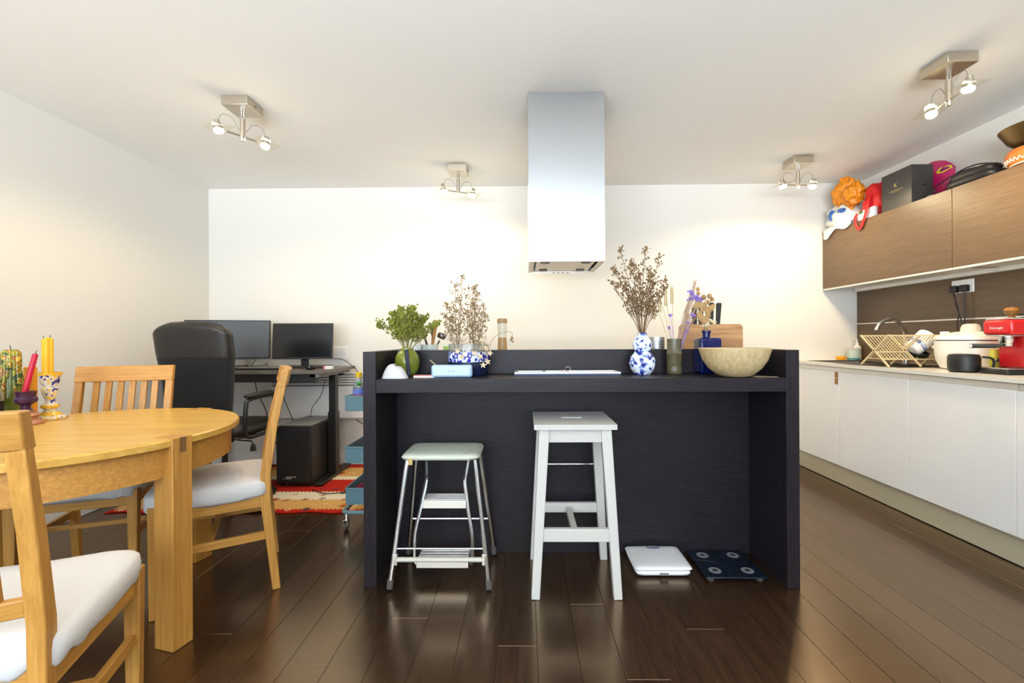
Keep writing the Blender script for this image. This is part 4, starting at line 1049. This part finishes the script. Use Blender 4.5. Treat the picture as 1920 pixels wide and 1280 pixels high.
stemset(t, [((q[0] * .03, q[1] * .03, .0), q) for q in Tp], M['stem'], M['seed'], 3, head=.0043, dens=38)
t = thing('dried_flowers', 'tall pale tan dried stems in the wide glass vase', 'dried flowers', (-.272, 2.155, ZS + .0685))
Tp = [(-.03, .0, .415), (.0, .03, .36), (-.06, -.02, .37), (.05, .0, .33), (.075, .02, .27), (-.105, .01, .27), (-.12, .03, .225), (.03, -.03, .28), (-.045, .04, .30), (.02, .05, .37), (-.09, -.03, .21), (.085, -.03, .22), (.0, -.04, .24)]
stemset(t, [((-.05 + .03 * (i % 2) if q[0] < -.02 else .045 - .02 * (i % 2), q[1] * .3, .003), q) for i, q in enumerate(Tp)], M['stem_pale'], M['seed_pale'], 5, dens=36, spread=.060, head=.0036)
t = thing('green_filler', 'bushy bunch of green filler foliage in the olive vase', 'dried flowers', (-.575, 2.165, ZS + .1115))
r_ = random.Random(9); Tp = []
for k in range(30):
    a = 2 * math.pi * k / 30 * 3.7; rr_ = .03 + .115 * ((k * .618) % 1)
    Tp.append((rr_ * math.cos(a) * 1.08 + .006, rr_ * math.sin(a) * .6, .245 - rr_ * .75 + r_.uniform(-.02, .02)))
stemset(t, [((q[0] * .06, q[1] * .06, .0), q) for q in Tp], M['greenstem'], M['green'], 12, dens=40, spread=.052, head=.0050, thick=.0014)

t = thing('dried_flowers', 'mixed wheat, pink plume and purple dried flowers in the cylinder vase', 'dried flowers', (.738, 2.19, ZS + .051))
def along(o_, e_, n): return [Vector(o_).lerp(Vector(e_), i / (n - 1)) for i in range(n)]
for tip, m in (((-.075, -.01, .335), 'wheat'), ((-.038, .01, .365), 'wheat'), ((-.010, .0, .375), 'wheat'), ((-.095, .02, .30), 'wheat')):
    st = MB().tube(curve_pts([(tip[0] * .12, 0, 0), (tip[0] * .45, tip[1], .18), tip], 6), .0014, 5).build('wheat_stem', M['wheat'], t)
    er = MB(); e = Vector(tip); d = Vector((tip[0] * .45, 0, 1)).normalized()
    for k in range(12):
        for s in (-1, 1):
            er.octa(e - d * (.078 - k * .0066) + Vector((s * .0045, .002 * (k % 2), 0)), .0042, 1.9)
    er.octa(e + d * .004, .003, 3)
    er.build('wheat_ear', M['wheat'], st, smooth=0)['kind'] = 'stuff'
r_ = random.Random(21)
for tip in ((.105, .0, .395), (.085, .02, .31)):
    st = MB().tube(curve_pts([(.010, 0, 0), (.045, .0, .17), tip], 6), .0016, 5).build('plume_stem', M['wheat'], t)
    pm = MB()
    for k in range(150):
        f = r_.uniform(.30, 1.0); c = Vector((.010, 0, 0)).lerp(Vector(tip), f); w_ = .016 * math.sin(min(1, (1.04 - f) * 1.6) * 1.57) + .003
        a = r_.uniform(0, 6.283)
        p = c + Vector((math.cos(a) * w_, math.sin(a) * w_, 0))
        pm.tube([c, p + Vector((0, 0, .012)), p + Vector((.003, 0, .024))], .0011, 3)
    pm.build('plume', M['pink'], st, smooth=0)['kind'] = 'stuff'
for tip, sc_ in (((.070, -.02, .345), 1.2), ((.098, -.02, .325), 1.0), ((.080, .0, .315), 1.0), ((.118, -.01, .315), 1.2), ((.128, .01, .308), .9), ((-.022, -.02, .235), .6), ((-.030, -.02, .175), .6), ((.085, -.02, .235), .9), ((.055, -.03, .16), .5), ((.06, -.02, .20), .5)):
    st = MB().tube(curve_pts([(tip[0] * .15, 0, 0), (tip[0] * .5, tip[1], tip[2] * .5), tip], 5), .0011, 4).build('flower_stem', M['purple'] if tip[2] < .24 else M['wheat'], t)
    fl = MB()
    for k in range(14):
        fl.octa(Vector(tip) + Vector((r_.uniform(-1, 1) * .013, r_.uniform(-1, 1) * .010, r_.uniform(-1, 1) * .009)) * sc_, .0062 * sc_)
    fl.build('purple_petals', M['purple'], st, smooth=0)['kind'] = 'stuff'
for tip, rr_ in (((.150, .01, .325), .013), ((.128, .02, .345), .010), ((.175, .0, .330), .012), ((.192, .01, .315), .010), ((.165, -.01, .300), .010), ((.118, .0, .365), .009)):
    st = MB().tube(curve_pts([(.012, .002, 0), (.075, .01, .17), tip], 5), .0014, 4).build('pod_stem', M['pod'], t)
    MB().ball(tip, rr_, 9, 6, (1, 1, 1.1)).build('seed_pod', M['pod'], st)
for tip, yaw in (((.140, -.01, .275), .3), ((.160, -.01, .255), -.4), ((.180, 0, .270), .8), ((.120, -.02, .230), -.2), ((.145, -.02, .215), .5), ((.11, -.01, .285), 1.0)):
    T = Matrix.Translation(tip) @ Matrix.Rotation(yaw, 4, 'Y')
    lf = MB(); n = 7; V = []; F = []
    for k in range(n):
        u = k / (n - 1); w_ = .016 * math.sin(math.pi * min(1, u * .96 + .02)); z = -.028 + .058 * u
        V += [(-w_, .004 * math.sin(u * 7), z), (0, -.004, z), (w_, .004 * math.cos(u * 5), z)]
    for k in range(n - 1):
        for q in range(2): F.append((3 * k + q, 3 * k + q + 1, 3 * k + 4 + q, 3 * k + 3 + q))
    lf.add(V, F, T).build('dried_leaf', M['pod'], t, smooth=60)
t = thing('dried_flowers', 'small cluster of curled cream dried blooms in the blue bottle', 'dried flowers', (.904, 2.210, ZS + .168))
r_ = random.Random(33)
for k in range(13):
    a = r_.uniform(0, 6.283); rr_ = r_.uniform(.008, .055); z = .075 + r_.uniform(-.02, .045) - rr_ * .5
    tip = (rr_ * math.cos(a) - .003, rr_ * math.sin(a) * .6 - .012, z)
    st = MB().tube(curve_pts([(0, 0, 0), (tip[0] * .2, 0, .045), tip], 4), .0013, 4).build('stem', M['wheat'], t)
    fl = MB()
    for q in range(6):
        b = q * 1.047 + k
        c = Vector(tip)
        fl.tube([c, c + Vector((math.cos(b) * .009, math.sin(b) * .006, .007)), c + Vector((math.cos(b) * .014, math.sin(b) * .009, -.002))], [.0022, .0048, .0012], 5)
    fl.build('bloom', M['cream'] if k % 3 else M['pod'], st, smooth=60)['kind'] = 'stuff'
# star shaped blooms hanging out of the wide glass vase, and the wiry stem by the mill
t = thing('dried_flowers', 'pale star shaped blooms drooping over the right of the glass vase', 'dried flowers', (-.215, 2.06, ZS + .150))
r_ = random.Random(44)
for k, tip in enumerate(((-.095, -.01, -.030), (-.075, -.012, -.055), (.012, -.015, -.055), (.045, -.01, -.080), (.025, -.018, -.095), (.055, .0, -.040), (-.015, -.02, -.040), (.035, .02, -.02), (.02, .03, .02))):
    st = MB().tube(curve_pts([(.0, .055, -.010), (tip[0] * .4, .03, .012), (tip[0] * .9, tip[1], tip[2] + .02), tip], 4), .0011, 4).build('stem', M['stem_pale'], t)
    fl = MB(); c = Vector(tip)
    for q in range(5):
        b = q * 1.2566 + k
        fl.tube([c, c + Vector((math.cos(b) * .008, -.004, math.sin(b) * .008)), c + Vector((math.cos(b) * .015, -.002, math.sin(b) * .015))], [.002, .0042, .0008], 5)
    fl.build('bloom', M['cream'], st, smooth=60)['kind'] = 'stuff'
t = thing('wiry_stem', 'thin wiry stem with a drooping bud crossing the pepper mill', 'dried flowers', (-.19, 2.10, ZS + .135))
st = MB().tube(curve_pts([(0, .02, -.06), (.035, .03, .035), (.075, .05, .068), (.125, .06, .075), (.132, .06, .045)], 6), .0012, 5).build('stem', M['stem_pale'], t)
bd_ = MB()
for k in range(5): bd_.octa((.128 + .006 * math.sin(k * 2), .06, .048 - .005 * k), .005, 1.6)
bd_.build('bud', M['seed_pale'], st, smooth=0)['kind'] = 'stuff'

# ------------------------------------------------------------------ things on the right hand worktop
t = thing('dish_rack', 'folding cream dish rack with crossed slatted sides on the dark drainer', 'dish rack', (2.335, 2.985, ZC + .0045))
RL, RY, RH = .42, .118, .205
M['rackwood'] = wood('rack_bamboo', (.55, .44, .24), (.70, .58, .36), 'x', 60, .5, 8, 0, rvar=.05)
for s in (-1, 1):
    a0, a1 = (-s * RY, .002), (s * RY, RH)
    def P(x, f): return (x, a0[0] + (a1[0] - a0[0]) * f, a0[1] + (a1[1] - a0[1]) * f)
    for x in (0, .205, RL): MB().bar(P(x, 0), P(x, 1), .009, .009, (1, 0, 0)).build('frame_bar', M['rackwood'], t, smooth=0)
    for f in (.985, .45, .22): MB().bar(P(0, f), P(RL, f), .008, .008).build('rail', M['rackwood'], t, smooth=0)
    for k in range(19):
        x = .02 + k * (RL - .04) / 18
        if abs(x - .205) > .006: MB().tube([P(x, .22), P(x, .985)], .0028, 5).build('dowel', M['rackwood'], t, smooth=60)
for k in range(13):
    x = .03 + k * (RL - .06) / 12
    MB().tube([(x, -RY * .56, .045), (x, RY * .56, .045)], .0026, 5).build('dowel', M['rackwood'], t, smooth=60)
t = thing('mug', 'white printed mug tilted upside down in the dish rack', 'mug', (2.60, 2.965, ZC + .060))
T = Matrix.Rotation(R(-52), 4, 'Y') @ Matrix.Rotation(R(12), 4, 'X')
T = Matrix.Translation((.015, 0, .092)) @ Matrix.Rotation(R(52), 4, 'Y') @ Matrix.Scale(1.18, 4)
MB().lathe([(0, -.06), (.034, -.06), (.044, -.05), (.052, .06), (.048, .06), (.041, -.045), (0, -.05)], 28, (0, 0, 0), T).build('body', M['white_gloss'], t)
MB().lathe([(.0455, -.030), (.0465, -.025), (.0478, -.010), (.0472, -.008)], 28, (0, 0, 0), T).build('print', M['bluewhite'], t, label='blue print')
t = thing('black_bowl', 'small black bowl leaning in the dish rack below the mug', 'bowl', (2.60, 2.985, ZC + .052))
T = Matrix.Translation((.0, -.02, .002)) @ Matrix.Rotation(R(20), 4, 'X')
MB().lathe([(0, -.0), (.03, .0), (.048, .022), (.055, .045), (.051, .045), (.044, .024), (.028, .006), (0, .006)], 26, (0, 0, 0), T).build('body', M['black'], t)
t = thing('drying_mat', 'small ribbed grey brown mat under the front of the dish rack', 'mat', (2.365, 3.14, ZC + .0045))
for k in range(12): MB().tube([(-.05 + .012 * k, -.06, .003), (-.05 + .012 * k, .22, .003)], .003, 6).build('rib', M['sink'], t)
t = thing('soap_tub', 'small teal and cream tub in the far corner of the worktop', 'tub', (2.80, 3.800, ZC + .0005))
MB().lathe([(0, 0), (.043, 0), (.047, .01), (.047, .085), (0, .085)], 26).build('body', mat('pale_teal_tub', (.52, .64, .58), .35), t)
MB().lathe([(0, .0855), (.049, .0855), (.049, .098), (.03, .104), (0, .104)], 26).build('lid', mat('grey_lid', (.50, .50, .46), .4), t)
MB().lathe([(.0475, .004), (.0475, .02), (.048, .02), (.048, .004)], 26).build('teal_band', mat('teal_band', (.05, .22, .24), .4), t)
t = thing('lotion_bottle', 'translucent pump bottle behind the teal tub in the corner', 'bottle', (2.868, 3.852, ZC + .0005))
MB().lathe([(0, 0), (.028, 0), (.03, .006), (.03, .11), (.012, .13), (.012, .15), (0, .15)], 20).build('body', mat('lotion', (.72, .72, .70), .25), t)
MB().tube([(0, 0, .15), (0, 0, .175), (-.03, 0, .175)], .005, 8).build('pump', M['white_gloss'], t)
t = thing('sponge', 'orange yellow sponge at the back of the worktop by the sink', 'sponge', (2.705, 3.815, ZC + .0005))
MB().pad(.075, .05, .036, .5, 24, 8, (0, 0, .018)).build('foam', mat('orange_sponge', (.75, .34, .02), .95, bump=.5, bscale=120), t, smooth=60)

t = thing('rice_cooker', 'white rice cooker with a round dark label and domed lid', 'rice cooker', (2.668, 2.68, ZC + .0005))
M['cooker'] = mat('cooker_white', (.82, .81, .78), .28)
MB().lathe([(0, .0), (.12, .0), (.135, .008), (.155, .05), (.162, .10), (.162, .172), (0, .172)], 44).build('body', M['cooker'], t)
MB().lathe([(.1575, .1725), (.158, .177), (.0, .177)], 44).build('seam', M['black'], t)
MB().lathe([(0, .1775), (.166, .1775), (.166, .186), (.158, .202), (.12, .216), (.06, .226), (0, .226)], 44).build('lid', M['cooker'], t)
MB().lathe([(0, .226), (.047, .226), (.044, .250), (.036, .268), (.02, .273), (0, .273)], 26).build('lid_knob', mat('knob_cream', (.70, .67, .58), .3), t)
for s in (-1, 1):
    MB().bar((.155 * math.cos(R(100 + 0)) * s, .155 * s, .13), (.19 * math.cos(R(100)) * s, .190 * s, .13), .07, .022).build('side_handle', M['cooker'], t, bevel=.006)
MB().cyl((-.06, .10, .212), .022, .016, 18).build('steam_vent', M['cooker'], t)
lb = face_T((0, 0, 0), (1, 0, 0), (0, 0, 1))
av = R(-112)
LT = Matrix.Rotation(av + R(90), 4, 'Z')
lbl = MB()
def disc(mb, r0, a0, a1, rad, zc):
    n = 22; V = [(0, -rad, zc)]
    for q in range(n + 1):
        a = a0 + (a1 - a0) * q / n
        xx = r0 * math.cos(a); V.append((xx, -math.sqrt(max(0, rad * rad - xx * xx)), zc + r0 * math.sin(a)))
    mb.add(V, [(0, q + 1, q + 2) for q in range(n)], Matrix.Rotation(R(38), 4, 'Z')); return mb
disc(MB(), .043, R(-12), R(192), .1630, .105).build('dark_label', mat('plum_label', (.055, .008, .030), .35), t, smooth=0)
disc(MB(), .043, R(192), R(348), .1631, .105).build('pale_label', mat('pale_label', (.66, .66, .70), .4), t, smooth=0)
t = thing('espresso_jug', 'small black pot standing in front of the rice cooker', 'pot', (2.440, 2.490, ZC + .0005))
MB().lathe([(0, 0), (.056, 0), (.066, .008), (.068, .03), (.068, .082), (.062, .097), (.05, .1), (.046, .094), (.048, .02), (0, .02)], 32).build('body', M['black'], t)
MB().tube(curve_pts([(.055, -.045, .085), (.085, -.07, .075), (.085, -.07, .03), (.054, -.042, .02)], 6), .006, 8).build('handle', M['black'], t)
t = thing('tea_carton', 'yellow green tea carton behind the red coffee machine', 'carton', (2.585, 2.44, ZC + .0005))
MB().box(-.045, .045, -.012, .012, 0, .125).build('carton', mat('yellow_carton', (.70, .64, .08), .5), t, bevel=.001)
MB().prism([(-.04, .06), (.0, .06), (.03, .09), (.01, .1), (-.02, .08)], .0008, Matrix.Translation((0, -.0131, 0))).build('print', mat('blue_carton_print', (.04, .07, .22), .5), t, smooth=0)

cm = thing('coffee_machine', 'slim red espresso machine with chrome group on the worktop', 'coffee machine', (2.615, 2.335, ZC + .0005))
MB().box(-.178, .17, -.070, .072, .0, .026).build('drip_tray', M['black'], cm, bevel=.006)
MB().box(-.172, -.02, -.064, .066, .0265, .034).build('drip_grid', M['chrome'], cm, bevel=.003)
MB().box(-.075, .17, -.070, .070, .034, .203).build('column', M['red'], cm, bevel=.006)
hdm = MB().box(-.160, .17, -.072, .072, .204, .282).build('head', M['red'], cm, bevel=.014, seg=3)
MB().box(-.150, .165, -.066, .066, .2825, .292).build('cup_warmer', M['chrome'], cm, bevel=.003)
MB().box(.03, .168, -.060, .060, .2925, .300).build('tank_lid', M['black'], cm, bevel=.003)
MB().box(-.155, -.08, -.060, .060, .196, .2035).build('chrome_trim', M['chrome'], cm, bevel=.002)
MB().lathe([(0, .155), (.024, .155), (.030, .165), (.030, .203), (0, .203)], 26, (-.112, -.005, 0)).build('brew_group', M['chrome'], cm)
pf = MB().lathe([(0, .138), (.013, .138), (.026, .146), (.028, .158), (0, .158)], 24, (-.112, -.005, 0)).build('portafilter', M['chrome'], cm)
MB().tube([(-.135, -.0, .148), (-.16, .02, .147), (-.215, .070, .146)], [.009, .0115, .012], 12).build('grip', M['black'], pf)
MB().tube([(-.215, .070, .146), (-.223, .077, .146)], .0115, 12).build('grip_end', M['chrome'], pf)
MB().tube(curve_pts([(-.06, -.055, .20), (-.062, -.072, .18), (-.07, -.080, .14), (-.08, -.085, .11)], 5), .005, 8).build('steam_wand', M['chrome'], cm)
MB().lathe([(0, 0), (.017, 0), (.015, .016), (0, .016)], 18, (0, 0, 0), Matrix.Translation((-.055, -.072, .245)) @ Matrix.Rotation(R(90), 4, 'X')).build('steam_knob', M['chrome'], cm)
text('lettering', "DeLonghi", .017, M['white_mat'], cm, face_T((-.1608, .0, .240), (0, -1, 0), (0, 0, 1)))
t = thing('coffee_tamper', 'brown wooden knob standing on the coffee machine', 'tamper', (2.545, 2.345, ZC + .293))
MB().lathe([(0, 0), (.018, 0), (.014, .006), (.012, .012), (.024, .022), (.030, .038), (.024, .053), (0, .058)], 24).build('knob', mat('amber_wood', (.30, .12, .02), .35), t)
cable('black mains cable running behind the red coffee machine', [(2.60, 2.36, 1.212), (2.70, 2.38, 1.212), (2.82, 2.36, 1.19), (2.885, 2.34, 1.16)], .0035)

# ------------------------------------------------------------------ things on top of the wall cabinets
ZK = 2.0025
def bag_mat(name, c, rough=.35): return mat(name, c, rough, bump=.35, bscale=35, spec=.5)
t = thing('plastic_bag', 'crumpled white carrier bag with blue print hanging over the cabinet end', 'bag', (2.70, 3.70, ZK))
M['bagwhite'] = bag_mat('white_polythene', (.76, .76, .74))
MB().blob((0, .02, .095), (.13, .145, .115), .30, 2.0, 3).zmin(.001).build('bag_body', M['bagwhite'], t, smooth=70)
V = []; F = []; n, m_ = 22, 8
for j in range(m_ + 1):
    for i in range(n + 1):
        u, v = i / n, j / m_
        y = -.16 + .32 * u; q = noise.noise(Vector((u * 6, v * 3, 1.0)))
        if v < .4: x, z = -.02 - .087 * (v / .4), .07 - .05 * (v / .4) + .02 * q
        else: x, z = -.1095 - .006 * abs(q), .02 - (.065 + .03 * math.sin(u * 9)) * ((v - .4) / .6) * (.4 + .6 * u)
        V.append((x, y, z))
for j in range(m_):
    for i in range(n): a = j * (n + 1) + i; F.append((a, a + 1, a + n + 2, a + n + 1))
o = MB().add(V, F).build('bag_flap', M['bagwhite'], t, smooth=70)
q = o.modifiers.new('thick', 'SOLIDIFY'); q.thickness = .002; q.offset = 0
for c, s_ in (((-.105, .045, .115), (.028, .040, .045)), ((-.11, -.06, .130), (.022, .035, .016))):
    MB().blob(c, s_, .35, 2.5, 8, 14, 8).build('blue_print', bag_mat('blue_polythene', (.05, .15, .50)), t, smooth=70)
t = thing('plastic_bag', 'crumpled orange carrier bag on top of the white bag', 'bag', (2.66, 3.60, ZK + .01))
M['bagorange'] = bag_mat('orange_polythene', (.78, .27, .01))
MB().blob((-.01, .05, .262), (.076, .086, .108), .50, 2.1, 12, 44, 28).build('bag_body', M['bagorange'], t, smooth=70)
MB().blob((-.035, -.060, .225), (.060, .055, .072), .48, 2.3, 14, 34, 20).build('bag_knot', M['bagorange'], t, smooth=70)
t = thing('shopping_bag', 'red shopping bag with a strap hanging over the cabinet front', 'bag', (2.70, 3.385, ZK))
M['bagred'] = bag_mat('red_fabric_bag', (.62, .010, .012), .5)
MB().blob((.0, .01, .125), (.085, .090, .135), .22, 1.8, 21).zmin(.001).build('bag_body', M['bagred'], t, smooth=70)
def strap(pts, w_):
    P = curve_pts(pts, 6); V = []; F = []
    for i, p in enumerate(P):
        V += [tuple(p + Vector((0, -w_ / 2, 0))), tuple(p + Vector((0, w_ / 2, 0)))]
    for i in range(len(P) - 1): F.append((2 * i, 2 * i + 1, 2 * i + 3, 2 * i + 2))
    o = MB().add(V, F).build('strap', M['bagred'], t, smooth=70); q = o.modifiers.new('thick', 'SOLIDIFY'); q.thickness = .003; q.offset = 0
strap([(-.06, .005, .20), (-.10, -.01, .12), (-.111, .0, .03), (-.113, .025, -.03), (-.114, .055, -.075)], .030)
strap([(-.05, .10, .10), (-.10, .11, .05), (-.1125, .105, .0), (-.1135, .085, -.05), (-.1145, .060, -.078)], .026)
t = thing('paper_bag', 'small white and green packet wedged under the red shopping bag', 'packet', (2.625, 3.415, ZK))
MB().box(-.018, .012, -.085, .085, .0, .075).build('packet_body', M['white_mat'], t, bevel=.006)
MB().box(-.0195, -.0185, .02, .06, .05, .072).build('green_print', mat('dark_green_print', (.05, .12, .03), .5), t, smooth=0)
t = thing('gift_box', 'dark grey gift box with gold emblem standing on the wall cabinet', 'box', (2.69, 3.145, ZK))
M['giftbox'] = mat('charcoal_board', (.040, .036, .033), .36)
MB().box(-.072, .072, -.125, .125, .0, .262).build('box_body', M['giftbox'], t, bevel=.002)
M['gold'] = mat('gold_foil', (.85, .62, .22), .25, .8)
fx = -.0727
text('lettering', 'K', .040, M['gold'], t, face_T((fx, .005, .163), (0, -1, 0), (0, 0, 1)))
MB().box(fx - .0004, fx, -.052, .060, .128, .1305).build('gold_line', M['gold'], t, smooth=0)
text('lettering', '.  .  .', .020, M['gold'], t, face_T((fx, .004, .143), (0, -1, 0), (0, 0, 1)))
MB().box(fx - .0004, fx, -.030, .040, .118, .1195).build('gold_line', M['gold'], t, smooth=0)
MB().box(.0, .03, -.1275, -.1252, .118, .130).build('ribbon_pull', M['black'], t, bevel=.0008)
t = thing('shopping_bag', 'magenta patterned bag behind the dark gift box', 'bag', (2.845, 3.13, ZK))
M['bagpink'] = glaze('magenta_print', [(0, (.50, .02, .12)), (.60, (.50, .02, .12)), (.62, (.75, .62, .02)), (.68, (.22, .01, .10))], 9)
MB().blob((0, 0, .145), (.060, .185, .150), .18, 1.6, 31).zmin(.001).build('bag_body', M['bagpink'], t, smooth=70)
MB().blob((-.02, .14, .27), (.03, .07, .035), .3, 2.0, 33, 16, 10).build('bag_top', bag_mat('pink_red_fabric', (.62, .03, .07)), t, smooth=70)
t = thing('hair_straightener', 'flat black appliance with coiled cable on top of the wall cabinet', 'appliance', (2.70, 2.675, ZK))
MB().pad(.14, .30, .060, .55, 36, 10, (0, .0, .031)).build('base', M['black'], t, smooth=60)
MB().pad(.11, .26, .055, .6, 36, 10, (-.005, .0, .068)).build('upper_shell', M['black_leather'], t, smooth=60)
MB().tube(curve_pts([(-.03, .14, .06), (-.03, .08, .105), (-.02, -.02, .115), (0, -.12, .085)], 6), .004, 6).build('cable_coil', M['black'], t)
MB().tube(curve_pts([(-.04, .18, .012), (-.045, .225, .05), (-.03, .13, .095), (-.01, .0, .105), (.0, -.15, .06)], 6), .004, 6).build('cable_coil', M['black'], t)
MB().box(-.065, -.015, .205, .255, .0, .018).build('plug', M['black'], t, bevel=.004)
t = thing('terracotta_bowl', 'orange terracotta bowl with white zigzag on the wall cabinet at right', 'bowl', (2.745, 2.375, ZK))
M['terra'] = mat('orange_terracotta', (.58, .17, .035), .3)
MB().lathe([(0, 0), (.095, 0), (.115, .012), (.136, .045), (.138, .075), (.126, .098), (.118, .098), (.128, .07), (.12, .04), (0, .012)], 44).build('body', M['terra'], t)
zz = []
for k in range(73):
    a = 2 * math.pi * k / 72; zc = .040 + (.008 if k % 2 else -.006); rr_ = .1365 if zc > .04 else .1300
    zz.append((rr_ * math.cos(a), rr_ * math.sin(a), zc))
MB().tube(zz[:-1], .0042, 5, closed=True).build('zigzag', mat('white_slip', (.80, .76, .68), .4), t)
MB().tube([(.1195 * math.cos(2 * math.pi * k / 40), .1195 * math.sin(2 * math.pi * k / 40), .016) for k in range(40)], .0035, 5, closed=True).build('white_ring', mat('white_slip_ring', (.80, .76, .68), .4), t)
t = thing('wok', 'dark bronze wok resting on the terracotta bowl', 'wok', (2.745, 2.370, ZK + .0985))
MB().lathe([(0, -.012), (.05, -.010), (.095, .012), (.135, .050), (.168, .112), (.164, .112), (.131, .052), (.09, .017), (0, -.004)], 44).build('body', mat('bronzed_steel', (.20, .13, .05), .38, .85), t)
MB().bar((.0, -.165, .105), (.02, -.33, .13), .022, .018).build('handle', M['black'], t, bevel=.004)
